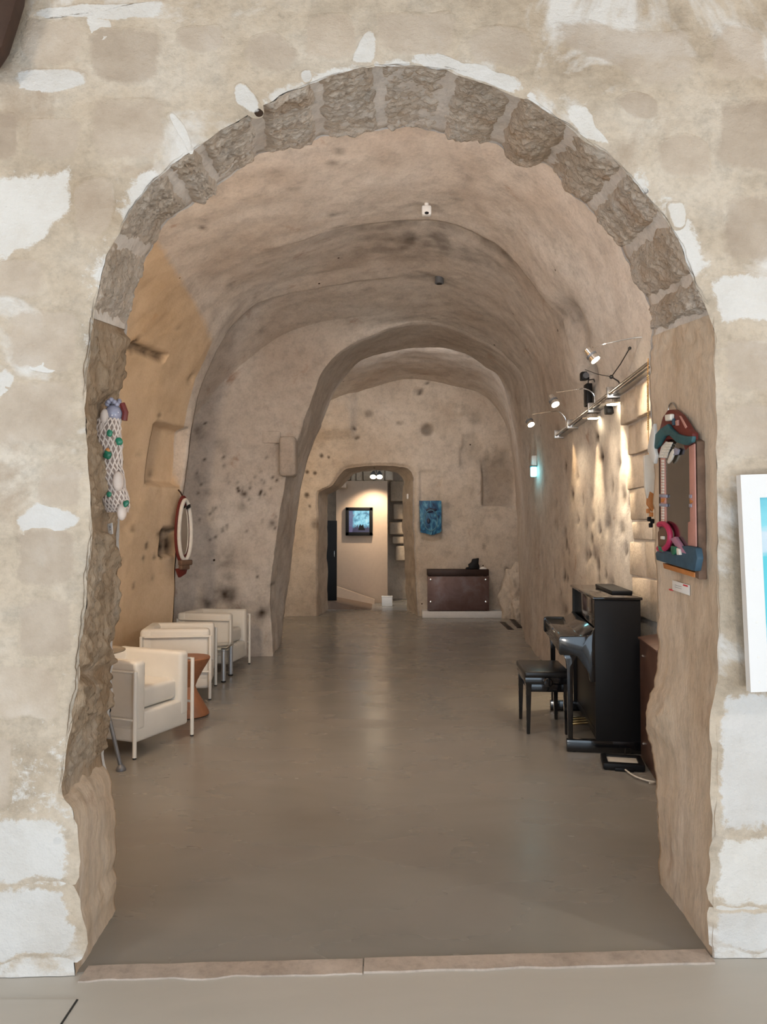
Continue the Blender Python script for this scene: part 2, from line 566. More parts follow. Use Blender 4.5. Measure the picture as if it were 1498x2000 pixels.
def polar_wall(name, line, a, b, box, rings, mat, relief, parent=None, power=1.6, patch=None):
    """wall sheet with the opening `line`, running out to box (x0, x1, ztop)"""
    x0, x1, zt = box
    cx, cz = 0.06, 2.2
    verts, faces, soot_shade, bl = [], [], [], []
    outer = []
    for p in line:
        if p.z < cz:
            outer.append((x0 if p.x < cx else x1, p.z))
        else:
            d = Vector((p.x - cx, p.z - cz))
            k = min((x1 - cx) / d.x if d.x > 1e-6 else 1e9, (x0 - cx) / d.x if d.x < -1e-6 else 1e9, (zt - cz) / d.y if d.y > 1e-6 else 1e9)
            outer.append((cx + d.x * k, cz + d.y * k))
    n = len(line)
    for k in range(rings + 1):
        t = (k / rings) ** power
        for p, q in zip(line, outer):
            x = p.x * (1 - t) + q[0] * t
            z = p.z * (1 - t) + q[1] * t
            y = a + b * x + (p.y - (a + b * p.x)) * (1 - t) ** 8
            dy, s = relief(x, z, t)
            verts.append((x, y + dy, z))
            soot_shade.append(s)
            bl.append(patch(x, z, t) if patch else 0.0)
    for k in range(rings):
        for i in range(n - 1):
            A = k * n + i
            faces.append((A, A + n, A + n + 1, A + 1))
    o = link_mesh(name, verts, faces, mat, parent)
    at_ = o.data.attributes.new('soot_shade', 'FLOAT', 'POINT')
    at_.data.foreach_set('value', soot_shade)
    if patch:
        b_ = o.data.attributes.new('blend', 'FLOAT', 'POINT')
        b_.data.foreach_set('value', bl)
    return o


def front_patch(x, z, t):
    """dusty white rim along the arris of the arch; wall whitens towards the foot"""
    rim = (1 - smooth(0.0, 0.035, t)) * smooth(1.9, 2.4, z) * (0.44 + 1.0 * fbm((x, 0, z), 3.0, 3, 6.6))
    foot = 0.42 * (1 - smooth(0.25, 1.7, z)) * (1 + 0.6 * fbm((x, 0, z), 2.0, 3, 1.6))
    return max(0.0, rim) + foot


def front_relief(x, z, t):
    d = 0.010 * fbm((x, 0, z), 2.2, 4, 1.7) + 0.004 * fbm((x, 0, z), 9, 3, 4.1)
    edge = 0.003 * (1 - smooth(0, 0.010, t))
    return d + edge, 0.0


wall_front = struct(polar_wall('wall_front', FR_LINE, FA, FB, (-4.3, 4.3, 4.6), 96, M['white_plaster'], front_relief, power=1.6, patch=front_patch))
rear_face = polar_wall('rear_face', RE_LINE, RA, RB, (-4.3, 4.3, 5.2), 24, M['cave'], lambda x, z, t: (-0.01 * fbm((x, 2, z), 3, 3), 0.0), wall_front)


def rung_frame(t):
    F, R = cr(FRONT, t), cr(REAR, t)
    T = cr(FRONT, min(t + 0.05, len(FRONT) - 1)) - cr(FRONT, max(t - 0.05, 0))
    T.normalize()
    return F, R, Vector((T.z, 0, -T.x))


def reveal_patch(name, t0, t1, mat, nt, nw, hfun, edge0=0.0, edge1=0.0, soot_shade_f=None):
    verts, faces, soot_shade = [], [], []
    for i in range(nt + 1):
        t = t0 + (t1 - t0) * i / nt
        Fa, Ra = arris(FRONT, t, 0.007), arris(REAR, t, 0.012)
        if t == 0 or t == len(FRONT) - 1:
            Fa.z = Ra.z = 0
        _, _, n = rung_frame(t)
        for k in range(nw + 1):
            w = k / nw
            p = Fa.lerp(Ra, w)
            h = hfun(t, w, p)
            q = p + n * h
            if q.z < 0:
                q.z = 0
            verts.append(q)
            soot_shade.append(soot_shade_f(t, w, p) if soot_shade_f else 0.0)
        # skirt behind the rear arris so that the piece has depth from the hall side
        verts.append(verts[-1] - n * 0.10 + Vector((0, 0.01, 0)))
        soot_shade.append(0)
    m = nw + 2
    for i in range(nt):
        for k in range(nw + 1):
            A = i * m + k
            faces.append((A, A + m, A + m + 1, A + 1))
    o = link_mesh(name, verts, faces, mat, wall_front)
    a_ = o.data.attributes.new('soot_shade', 'FLOAT', 'POINT')
    a_.data.foreach_set('value', soot_shade)
    return o


# mortar bed behind the voussoirs
reveal_patch('mortar_bed', 13.0, 41.0, M['mortar'], 240, 12, lambda t, w, p: -0.006 + 0.007 * fbm(p, 14, 3))
reveal_patch('mortar_bed', 3.0, 13.0, M['chisel_brown'], 120, 12, lambda t, w, p: -0.010 + 0.008 * fbm(p, 14, 3))


def chisel_h(seed, t0, t1, proud, rough, ends):
    L0 = (cr(FRONT, t0) - cr(FRONT, t1)).length / (t1 - t0)

    def h(t, w, p):
        d = min((t - t0 + 0.0), (t1 - t)) * L0
        e = smooth(0.0, 0.05, d + 0.016 * fbm(p, 9, 3, seed))
        s = t * 0.30
        strat = noise.noise((s * 9 + seed, w * 15 + s * 5, seed)) * 0.5 + noise.noise((s * 24 + seed, w * 40 + s * 14, seed)) * 0.6
        lumps = fbm(p, 5.0, 3, seed)
        hh = proud * (0.6 + 0.4 * math.sin(w * PI)) + rough * strat + rough * 0.9 * lumps
        fr = smooth(0, 0.05, w)
        return (-0.014 + e * (0.014 + hh)) * (0.25 + 0.75 * fr)
    return h


VOUSSOIRS = [(13, 16), (16, 19), (19, 21), (21, 23), (23, 25), (25, 27), (27, 29), (29, 31), (31, 33), (33, 35), (35, 37), (37, 39), (39, 41)]
for k, (a, b) in enumerate(VOUSSOIRS):
    proud = [0.004, 0.008, 0.010, 0.004, 0.012, 0.006, 0.003, 0.009, 0.014, 0.006, 0.011, 0.008, 0.010][k]
    reveal_patch('voussoir', a, b, M['chisel'], 56, 80, chisel_h(2.3 * k + 0.7, a, b, proud, 0.020, True))
for k, (a, b) in enumerate([(4.0, 6.2), (6.2, 9.2), (9.2, 11.6), (11.6, 13)]):
    reveal_patch('stone', a, b, M['chisel_brown'], 90, 60, chisel_h(5.1 * k + 11.3, a, b, 0.006, 0.030, True))
# dressed block at the foot of the left jamb
reveal_patch('stone', 0, 4.0, M['jamb'], 60, 24, lambda t, w, p: 0.004 + 0.007 * fbm((p.x, p.y * 3, p.z * 0.8), 4, 3, 2.2) - 0.02 * smooth(3.6, 4.0, t))


def jamb_h(t, w, p):
    d = 0.006 * fbm((p.x, p.y * 2.0, p.z * 0.7), 3.5, 4, 7.7)
    bulge = 0.03 * math.exp(-((t - 49.0) / 0.8) ** 2) * smooth(0.55, 0.75, w) * (1 + 0.5 * fbm(p, 20, 2))
    top = 0.015 * fbm(p, 16, 3, 1.1) * (1 - smooth(41, 43.5, t))
    return d + bulge + top


reveal_patch('jamb', 41, 53, M['jamb'], 150, 30, jamb_h)


def stone_face(poly, mat, a=FA, b=FB, lift=0.004, seed=0.0, name='stone', parent=None, res=26):
    """irregular flat stone flush in the front wall, traced as a polygon of photo pixels"""
    pts = [on_plane(px, py, a, b) for px, py in poly]
    cx = sum(p.x for p in pts) / len(pts)
    cz = sum(p.z for p in pts) / len(pts)
    # dense rounded outline
    n = len(pts)
    out = []
    for i in range(n):
        p, q = pts[i], pts[(i + 1) % n]
        m = max(4, int((q - p).length / 0.03))
        for k in range(m):
            f = k / m
            out.append((p.x * (1 - f) + q.x * f, p.z * (1 - f) + q.z * f))
    for _ in range(3):
        out = [((out[i - 1][0] + 2 * out[i][0] + out[(i + 1) % len(out)][0]) / 4, (out[i - 1][1] + 2 * out[i][1] + out[(i + 1) % len(out)][1]) / 4) for i in range(len(out))]
    verts, faces, bl = [], [], []
    RR = [1.10, 1.04, 0.98, 0.92, 0.84, 0.74, 0.62, 0.5, 0.38, 0.26, 0.14, 0.05]
    R = len(RR) - 1
    no = len(out)
    for k, r in enumerate(RR):
        for (x, z) in out:
            jx = 0.02 * fbm((x, seed, z), 7, 4, seed)
            jz = 0.02 * fbm((z, x, seed), 7, 4, seed)
            X = cx + (x + jx - cx) * r
            Z = cz + (z + jz - cz) * r
            d, _ = front_relief(X, Z, 1.0)
            up = -0.003 + (0.003 + lift) * (1 - smooth(0.84, 1.10, r))
            verts.append((X, a + b * X + d - up + 0.002 * fbm((X, 3, Z), 12, 3, seed), max(Z, 0.0)))
            bl.append((1.0 - smooth(0.66, 1.10, r)) if name == 'stone' else (1.0 - smooth(0.50, 1.12, r)))
    for k in range(R):
        for i in range(no):
            j = (i + 1) % no
            faces.append((k * no + i, (k + 1) * no + i, (k + 1) * no + j, k * no + j))
    verts.append((cx, a + b * cx + front_relief(cx, cz, 1.0)[0] - lift, cz))
    bl.append(1.0)
    for i in range(no):
        faces.append((R * no + i, len(verts) - 1, R * no + (i + 1) % no))
    o = link_mesh(name, verts, faces, mat, parent or wall_front)
    a_ = o.data.attributes.new('blend', 'FLOAT', 'POINT')
    a_.data.foreach_set('value', bl)
    return o


def rect(x0, y0, x1, y1):
    return [(x0, y0), (x1, y0), (x1, y1), (x0, y1)]


FS = M['front_stone']
WP = M['white_plaster']
for k, (poly, m) in enumerate([
        (rect(38, 34, 162, 130), FS), (rect(172, 52, 322, 168), FS), (rect(340, 46, 448, 108), FS),
        ([(470, 72), (538, 46), (592, 108), (566, 152), (482, 140)], FS), (rect(592, 26, 700, 120), FS),
        ([(716, 22), (900, 18), (896, 108), (735, 112)], FS), ([(908, 46), (1046, 52), (1040, 140), (912, 128)], FS),
        ([(1062, 40), (1180, 44), (1376, 62), (1366, 150), (1290, 182), (1190, 128), (1076, 92)], FS), (rect(1392, 46, 1498, 164), FS),
        (rect(50, 226, 164, 308), FS), (rect(172, 184, 330, 320), FS), ([(140, 342), (228, 336), (232, 420), (196, 470), (140, 466)], FS),
        (rect(-40, 222, 40, 320), FS), (rect(-60, 500, 98, 580), FS),
        (rect(1394, 192, 1520, 340), FS), ([(1264, 276), (1330, 258), (1398, 286), (1396, 352), (1302, 356)], FS), (rect(1412, 376, 1520, 520), FS),
        ([(1190, 186), (1252, 168), (1290, 200), (1286, 240), (1216, 236)], FS), (rect(1410, 660, 1520, 772), FS), (rect(1412, 786, 1520, 900), FS),
        (rect(10, 600, 160, 726), FS), (rect(-30, 742, 158, 868), FS), (rect(74, 892, 164, 1000), FS),
        (rect(26, 1030, 152, 1150), FS), (rect(34, 1164, 146, 1286), FS), (rect(-30, 1300, 124, 1410), FS), (rect(-40, 1425, 26, 1590), FS)]):
    stone_face(poly, m, seed=k * 1.31, lift=0.0035)
for k, poly in enumerate([rect(30, 137, 164, 178), [(66, 10), (320, 4), (312, 40), (196, 36), (60, 26)], [(164, 34), (220, 38), (214, 76), (178, 84)],
                          [(326, 224), (344, 220), (376, 280), (362, 292)], [(458, 172), (476, 164), (514, 212), (490, 222), (460, 200)],
                          [(588, 146), (612, 134), (616, 156), (596, 164)], [(712, 66), (730, 60), (736, 120), (690, 132), (688, 116)],
                          [(802, 108), (850, 104), (1000, 150), (1036, 182), (1000, 186), (880, 140), (810, 128)],
                          [(1110, 206), (1150, 196), (1166, 250), (1196, 290), (1160, 278), (1112, 240)], [(1300, 400), (1340, 392), (1342, 440), (1318, 446)],
                          [(-20, 336), (140, 330), (128, 430), (60, 480), (-20, 520)], [(1380, 545), (1520, 540), (1520, 622), (1404, 632)],
                          rect(1408, 1350, 1520, 1624), rect(1404, 1634, 1520, 1768), rect(1400, 1778, 1520, 1850),
                          [(-40, 1600), (120, 1590), (132, 1720), (-40, 1720)], [(-40, 1734), (134, 1734), (140, 1862), (-40, 1880)],
                          [(36, 1010), (80, 980), (160, 1010), (150, 1030), (40, 1050)], [(-30, 730), (30, 720), (34, 770), (-30, 800)], [(60, 706), (110, 712), (106, 730), (62, 728)]]):
    mx_, my_ = sum(q[0] for q in poly) / len(poly), sum(q[1] for q in poly) / len(poly)
    poly = [(mx_ + (q[0] - mx_) * 1.18, my_ + (q[1] - my_) * 1.14) for q in poly]
    stone_face(poly, WP, seed=40 + k * 1.7, lift=0.0028, name='plaster_patch')

# ------------------------------------------------------------------ hall: loft through cross sections
RIGHT = [(1.95, 2.4), (1.97, 1.2), (1.98, 0)]
SECTIONS = [
    (2.95, [(-2.95, 0), (-2.95, .8), (-2.95, 1.6), (-2.92, 2.4), (-2.65, 3.2), (-1.9, 3.95), (-.9, 4.28), (.30, 4.47), (1.0, 4.27), (1.42, 3.83), (1.72, 3.3), (1.93, 2.4), (1.97, 1.2), (1.98, 0)]),
    (6.1, [(-2.95, 0), (-2.95, .8), (-2.95, 1.6), (-2.92, 2.4), (-2.65, 3.2), (-1.9, 3.95), (-.9, 4.28), (.32, 4.48), (1.0, 4.28), (1.42, 3.83), (1.72, 3.3), (1.93, 2.4), (1.97, 1.2), (1.98, 0)]),
    (6.80, [(-2.76, 0), (-2.76, .8), (-2.74, 1.6), (-2.7, 2.4), (-2.5, 3.2), (-1.8, 3.95), (-.9, 4.26), (.35, 4.49), (1.0, 4.29), (1.42, 3.83), (1.74, 3.3)] + RIGHT),
    (6.85, [(-2.74, 0), (-2.74, .8), (-2.72, 1.6), (-2.68, 2.4), (-2.48, 3.2), (-1.8, 3.95), (-.9, 4.27), (.35, 4.58), (1.05, 4.36), (1.47, 3.87), (1.75, 3.3)] + RIGHT),
    (7.9, [(-2.42, 0), (-2.42, .8), (-2.40, 1.6), (-2.33, 2.4), (-2.12, 3.2), (-1.6, 4.0), (-.9, 4.33), (.33, 4.48), (1.09, 4.27), (1.54, 3.85), (1.80, 3.35)] + RIGHT),
    (8.2, [(-2.33, 0), (-2.31, .8), (-2.27, 1.6), (-2.17, 2.4), (-2.04, 3.2), (-1.64, 3.96), (-1.02, 4.27), (.35, 4.453), (1.12, 4.235), (1.56, 3.845), (1.81, 3.36)] + RIGHT),
    (8.26, [(-2.9, 0), (-2.9, .8), (-2.85, 1.6), (-2.75, 2.4), (-2.45, 3.2), (-1.85, 4.03), (-1.0, 4.31), (.35, 4.447), (1.12, 4.23), (1.56, 3.845), (1.81, 3.36)] + RIGHT),
    (9.2, [(-2.75, 0), (-2.75, .8), (-2.7, 1.6), (-2.6, 2.4), (-2.3, 3.1), (-1.65, 3.8), (-.9, 4.2), (.46, 4.36), (1.22, 4.12), (1.62, 3.82), (1.85, 3.41)] + RIGHT),
    (9.5, [(-1.41, 0), (-1.45, .8), (-1.35, 1.6), (-1.24, 2.4), (-.96, 3.2), (-.75, 3.72), (-.29, 4.10), (.53, 4.33), (1.28, 4.08), (1.65, 3.81), (1.87, 3.42)] + RIGHT),
    (9.56, [(-1.42, 0), (-1.445, .8), (-1.35, 1.6), (-1.235, 2.4), (-.955, 3.2), (-.74, 3.72), (-.28, 4.09), (.53, 4.315), (1.27, 4.07), (1.64, 3.80), (1.865, 3.41)] + RIGHT),
    (10.9, [(-1.49, 0), (-1.41, .8), (-1.31, 1.6), (-1.185, 2.4), (-.93, 3.2), (-.67, 3.76), (-.26, 4.17), (.59, 4.33), (1.14, 4.26), (1.52, 4.05), (1.80, 3.70), (2.04, 2.4), (2.06, 1.2), (2.08, 0)]),
    (10.96, [(-2.3, 0), (-2.3, .8), (-2.3, 1.6), (-2.25, 2.4), (-2.0, 3.3), (-1.4, 4.0), (-.5, 4.45), (.5, 4.65), (1.3, 4.5), (1.75, 4.15), (1.95, 3.6), (2.06, 2.4), (2.08, 1.2), (2.1, 0)]),
    (14.3, [(-2.3, 0), (-2.3, .8), (-2.3, 1.6), (-2.25, 2.4), (-2.0, 3.2), (-1.4, 3.85), (-.4, 4.35), (.5, 4.56), (1.4, 4.42), (2.0, 4.2), (2.4, 3.6), (2.56, 2.4), (2.6, 1.2), (2.62, 0)]),
]
COUNTS = [60, 26, 4, 44, 16, 6, 32, 90, 5, 30, 8, 40]
NJ = 286


def dense(ctrl):
    P = [Vector((x, 0, z)) for x, z in ctrl]
    return np.array([(p.x, p.z) for p in (cr(P, (len(P) - 1) * j / NJ) for j in range(NJ + 1))])


rows, ys = [], []
prof = [dense(c) for _, c in SECTIONS]
for s, cnt in enumerate(COUNTS):
    y0, y1 = SECTIONS[s][0], SECTIONS[s + 1][0]
    last = s == len(COUNTS) - 1
    for k in range(cnt + (1 if last else 0)):
        f = k / cnt
        if s == 7:      # recess swings round into the face of the inner arch
            g = f * f * (3 - 2 * f) if f < 0.5 else f
            yy = y0 + (y1 - y0) * math.sin(f * PI / 2)
            rows.append(prof[s] * (1 - f) + prof[s + 1] * f)
            ys.append(yy)
        else:
            rows.append(prof[s] * (1 - f) + prof[s + 1] * f)
            ys.append(y0 + (y1 - y0) * f)
NI = len(rows)
G = np.zeros((NI, NJ + 1, 3))
for i in range(NI):
    G[i, :, 0] = rows[i][:, 0]
    G[i, :, 1] = ys[i]
    G[i, :, 2] = rows[i][:, 1]


def grid_normals(G):
    du = np.gradient(G, axis=0)
    dv = np.gradient(G, axis=1)
    n = np.cross(du, dv)
    n /= np.maximum(np.linalg.norm(n, axis=2, keepdims=True), 1e-9)
    return n


NRM = grid_normals(G)
# point the normals into the room
cen = np.array([0.1, 0, 1.8])
flip = np.sign(((cen - G) * np.array([1, 0, 1]) * NRM).sum(axis=2, keepdims=True))
# keep one global orientation
if np.median(flip) < 0:
    NRM = -NRM

# hollows cut into the rock: centre, half sizes (x, y, z), depth, dark colour (soot, painted hole shade), boxy
HOLLOWS = []


def hollow(c, r, depth, soot_shade=0.0, boxy=False):
    HOLLOWS.append((np.array(c), np.array(r), depth, soot_shade, boxy))


hollow((-2.45, 7.88, 2.39), (0.6, 0.26, 0.31), 0.13, 0.0, True)                   # rectangular niche in the left wall
hollow((-2.35, 7.15, 3.32), (0.6, 0.26, 0.035), 0.07, 0.9, True)                 # slot above it, inner shade painted dark
hollow((-2.3, 8.06, 1.47), (0.6, 0.12, 0.14), 0.10, 0.9, True)                                 # hand hold beside the oval mirror, its shade painted in
hollow((-2.45, 7.95, 3.25), (0.5, 0.05, 0.05), 0.06, 0.4)
hollow(at(820, 470, 7.4), (0.85, 0.34, 0.6), 0.0, 0.58)                            # red soot band on the vault
hollow(at(930, 500, 7.4), (0.45, 0.35, 0.4), 0.0, 0.35)
hollow(at(790, 440, 7.0), (0.9, 0.14, 0.5), 0.0, 0.55)
hollow(at(960, 475, 7.0), (0.5, 0.16, 0.5), 0.0, 0.45)
hollow(at(835, 520, 8.2), (0.28, 0.10, 0.4), 0.0, 0.45)
hollow(at(1018, 552, 7.6), (0.10, 0.10, 0.10), 0.02, 0.6)
hollow((1.80, 6.45, 3.42), (0.5, 0.22, 0.20), 0.12, 0.6)                          # torn hollows high on the right wall, shade painted in
hollow((1.85, 6.55, 3.02), (0.5, 0.20, 0.16), 0.12, 0.65)
hollow((1.7, 6.8, 3.55), (0.5, 0.3, 0.12), 0.05, 0.35)
for px, py, y, r, d, s in [(430, 1095, 9.2, .16, 0, .55), (434, 1130, 9.2, .09, .02, .7), (425, 1165, 9.2, .20, .02, .8), (398, 1180, 9.2, .14, 0, .6), (440, 1170, 9.2, .12, 0, .6),
                           (385, 846, 9.2, .10, .02, .7), (426, 865, 9.2, .12, .01, .3), (455, 1200, 9.3, .2, 0, .4), (510, 1195, 9.5, .14, .03, .7),
                           (380, 930, 9.1, .07, .02, .6), (395, 960, 9.1, .05, .01, .7), (470, 990, 9.4, .05, .01, .6), (532, 1022, 9.5, .05, .02, .6), (475, 965, 9.4, .05, .01, .6)]:
    p = at(px, py, y)
    hollow((p.x, y, p.z), (r, 0.8, r), d, s)  # soot patches, and holes with painted shade
rnd = random.Random(5)
for k in range(46):                                                                # small drilled holes in the recess, painted as dark shade without depth
    p = at(rnd.uniform(385, 545), rnd.gauss(950, 70), 9.3)
    hollow((p.x, 9.3, p.z), (0.022, 0.8, 0.022), 0.0, 0.9)
for k in range(44):  # right wall pits, inner shade painted dark
    y = rnd.uniform(5.6, 8.6)
    hollow((1.95, y, rnd.uniform(0.9, 2.5)), (0.5, rnd.uniform(.03, .08), rnd.uniform(.02, .075)), 0.022, rnd.uniform(.55, .9))
for k in range(30):  # left wall pits, shade painted likewise
    y = rnd.uniform(6.4, 8.2)
    hollow((-2.5, y, rnd.uniform(0.9, 3.9)), (0.7, rnd.uniform(.025, .04), rnd.uniform(.02, .035)), 0.01, 0.85)
for k in range(30):                                                                # pocks on the vault, painted dark without depth
    hollow((rnd.uniform(-1.6, 1.6), rnd.uniform(5.2, 9.2), 4.2), (rnd.uniform(.02, .09), rnd.uniform(.03, .06), 0.9), 0.0, rnd.uniform(.35, .7))
hollow((1.97, 8.2, 0.72), (0.5, 0.22, 0.10), 0.04, 0.6)
hollow((1.97, 8.0, 0.50), (0.5, 0.06, 0.05), 0.03, 0.8)

D1 = np.zeros(G.shape[:2])
for i in range(NI):
    for j in range(NJ + 1):
        p = G[i, j]
        calm = 0.4 if (p[0] > 1.2 and p[2] < 3.0 and p[1] < 9.0) else 1.0
        D1[i, j] = calm * (0.030 * fbm(p, 0.9, 3, 0.3) + 0.010 * fbm(p, 4.0, 3, 5.5))
        if p[0] < 0 and 9.25 < p[1] < 10.94 and p[2] < 3.2:      # weathered pier of the inner arch
            D1[i, j] += 0.035 * fbm((p[0], p[1], p[2] * 0.7), 2.6, 4, 8.1)
SOOT_SHADE = np.zeros(G.shape[:2])
for c, r, depth, s, boxy in HOLLOWS:
    q = (G - c) / r
    if boxy:
        d = np.max(np.abs(q[:, :, 1:]), axis=2)
        w = np.clip((1.04 - d) / 0.10, 0, 1) * (np.abs(q[:, :, 0]) < 1)
        w = w * w * (3 - 2 * w)
    else:
        d2 = (q ** 2).sum(axis=2)
        w = np.exp(-d2 * 1.2) * (d2 < 6)
    D1 -= depth * w
    SOOT_SHADE = np.maximum(SOOT_SHADE, s * w)
# the chamber's ragged edge: break the soot and painted shade with noise
for i in range(NI):
    for j in range(NJ + 1):
        if SOOT_SHADE[i, j] > 0.02:
            SOOT_SHADE[i, j] = min(1.0, max(0.0, SOOT_SHADE[i, j] * (0.8 + 0.9 * fbm(G[i, j], 6.0, 3, 9.0))))
G2 = G + NRM * D1[:, :, None]
G2[:, 0, 2] = np.minimum(G2[:, 0, 2], -0.02)
G2[:, NJ, 2] = np.minimum(G2[:, NJ, 2], -0.02)
N2 = grid_normals(G2)
if (N2 * NRM).sum() < 0:
    N2 = -N2


OCHRE = np.zeros(G.shape[:2])
for i in range(NI):
    for j in range(NJ // 2):
        x, y, z = G[i, j]
        OCHRE[i, j] = (1 - smooth(-2.02, -1.72, x)) * (1 - smooth(-0.05, 0.05, y - 8.08 + 0.10 * (z - 2.7)))


def shell(name, j0, j1, mat):
    n = j1 - j0 + 1
    verts = G2[:, j0:j1 + 1].reshape(-1, 3)
    faces = []
    for i in range(NI - 1):
        for j in range(n - 1):
            A = i * n + j
            faces.append((A, A + n, A + n + 1, A + 1))
    o = link_mesh(name, verts.tolist(), faces, mat)
    a_ = o.data.attributes.new('soot_shade', 'FLOAT', 'POINT')
    a_.data.foreach_set('value', SOOT_SHADE[:, j0:j1 + 1].reshape(-1))
    b_ = o.data.attributes.new('ochre', 'FLOAT', 'POINT')
    b_.data.foreach_set('value', OCHRE[:, j0:j1 + 1].reshape(-1))
    o.data.normals_split_custom_set_from_vertices(N2[:, j0:j1 + 1].reshape(-1, 3).tolist())
    return struct(o)


JL, JR = int(NJ * 4.6 / 13), int(NJ * 9.6 / 13)
wall_left = shell('wall_left', 0, JL, M['cave'])
ceiling = shell('ceiling', JL, JR, M['cave'])
wall_right = shell('wall_right', JR, NJ, M['cave'])


def hall_x(y, z, left):
    """x of the hall's side wall near (y, z)"""
    i = int(np.argmin(np.abs(np.array(ys) - y)))
    row = G2[i]
    js = range(0, NJ // 2) if left else range(NJ // 2, NJ + 1)
    j = min(js, key=lambda k: abs(row[k, 2] - z))
    return row[j, 0]


def hall_top(x, y):
    i = int(np.argmin(np.abs(np.array(ys) - y)))
    row = G2[i]
    j = min(range(NJ // 4, 3 * NJ // 4 + 1), key=lambda k: abs(row[k, 0] - x))
    return row[j, 2]


# ------------------------------------------------------------------ back wall with its doorway
BY = 14.2
DOOR = [(621, 1203), (621, 1150), (621, 1080), (622, 1010), (621, 966), (630, 957), (646, 950), (656, 938), (664, 926), (676, 916), (700, 912), (730, 909),
        (760, 909), (784, 912), (800, 918), (807, 932), (807, 960), (806, 1000), (808, 1050), (811, 1100), (813, 1150), (816, 1199)]
DPT = [at(px, py, BY) for px, py in DOOR]
DPT[0].z = DPT[-1].z = 0
DLINE = []
for i in range((len(DPT) - 1) * 10 + 1):
    q = cr(DPT, i / 10)
    if 0 < i < (len(DPT) - 1) * 10:
        amp = 0.02 if q.x > 0.1 else 0.008
        q = q + Vector((amp * fbm(q, 4, 3), 0, amp * fbm(q + Vector((3, 1, 2)), 4, 3)))
    DLINE.append(q)


def px_rect(x0, y0, x1, y1):
    a, b = at(x0, y1, BY), at(x1, y0, BY)
    return a.x, b.x, a.z, b.z


BACK_CUTS = [(px_rect(942, 892, 1002, 988), 0.14, 0.26), (px_rect(820, 920, 862, 1043), 0.04, 0.0), (px_rect(898, 872, 942, 914), 0.06, 0.14), (px_rect(904, 850, 936, 880), 0.05, 0.10),
             (px_rect(865, 1019, 880, 1033), 0.03, 0.15)]
BACK_PITS = [((820, 764), 7, 0.12, 0.75), ((835, 748), 3.5, 0.05, 0.7), ((835, 839), 11, 0.14, 0.55), ((780, 826), 5, 0.05, 0.5), ((691, 838), 4, 0.03, 0.8), ((697, 855), 4, 0.03, 0.8),
             ((898, 802), 9, -0.06, 0.0), ((916, 955), 8, -0.05, 0.1), ((628, 890), 4, 0.02, 0.85), ((642, 893), 3, 0.02, 0.85), ((600, 922), 4, 0.02, 0.85), ((615, 924), 4, 0.02, 0.8),
             ((599, 967), 5, 0.03, 0.85), ((605, 990), 3, 0.02, 0.8), ((976, 925), 3, 0.02, 0.8), ((720, 808), 8, 0.02, 0.5), ((930, 817), 14, 0.02, 0.3), ((617, 1025), 9, 0.05, 0.5),
             ((990, 1113), 5, 0.02, 0.7), ((945, 1068), 4, 0.01, 0.5), ((870, 985), 8, 0.0, 0.2)]
BACK_PITS = [(at(a, b, BY), r * BY / FPX, d, s) for (a, b), r, d, s in BACK_PITS]


def back_relief(x, z, t):
    d = 0.03 * fbm((x, 14, z), 0.9, 3, 2.0) + 0.012 * fbm((x, 14, z), 4, 3, 6)
    s = 0.0
    for (x0, x1, z0, z1), dep, so in BACK_CUTS:
        m = min(x - x0, x1 - x, z - z0, z1 - z) + 0.012 * fbm((x, 1, z), 7, 2)
        w = smooth(-0.02, 0.02, m)
        d += dep * w
        s = max(s, so * w)  # recess shade painted into the wall colour
    for p, r, dep, so in BACK_PITS:
        q = ((x - p.x) ** 2 + (z - p.z) ** 2) / (r * r)
        if q < 4:
            w = math.exp(-q * q)
            d += dep * w
            s = max(s, so * w)  # pits get their depth shade painted too
    # the left part of the wall stands forward high up
    d -= 0.16 * smooth(-0.54, -0.62, x) * smooth(3.35, 3.6, z)
    # edge of the repair above the doorway
    e = smooth(0.0, 0.03, t)
    d += 0.05 * (1 - e)
    # the lime plaster belly on the right
    d -= 0.0
    return d, s


wall_back = struct(polar_wall('wall_back', DLINE, BY, 0.0, (-2.9, 3.1, 5.0), 90, M['back'], back_relief, power=1.25))
# reveal of the doorway
rv, rf = [], []
for i, p in enumerate(DLINE):
    for k in range(9):
        f = k / 8
        q = p + Vector((0, 0, 0))
        q.x = p.x + (0.10 * f if p.x < -0.2 else -0.17 * f)
        q.y = BY + 0.05 + 1.0 * f + (0.05 * fbm(p, 2, 2) if k else -0.04)
        q += Vector((0.03 * fbm((p.x, f * 2, p.z), 3, 3, 1) * (k > 0), 0, (0.02 * fbm((p.z, f * 2, p.x), 3, 3, 4) if p.z > 0.05 else 0) * (k > 0)))
        rv.append(q)
for i in range(len(DLINE) - 1):
    for k in range(8):
        A = i * 9 + k
        rf.append((A, A + 9, A + 10, A + 1))
link_mesh('reveal', rv, rf, M['back'], wall_back)
# stone corbel and springer at the left pier of the inner arch
mb = MB()
a, b = at(545, 930, 9.40), at(578, 852, 9.40)
mb.box(((a.x + b.x) / 2, 9.50, (a.z + b.z) / 2), (b.x - a.x, 0.30, b.z - a.z), 0.05, 3)
mb.build('corbel_stone', M['cave'], wall_left)
mb = MB()
a, b = at(512, 866, 9.46), at(548, 842, 9.46)
mb.box(((a.x + b.x) / 2, 9.50, (a.z + b.z) / 2), (b.x - a.x, 0.12, b.z - a.z), 0.02, 2)
mb.build('corbel_stone', M['cave'], wall_left)

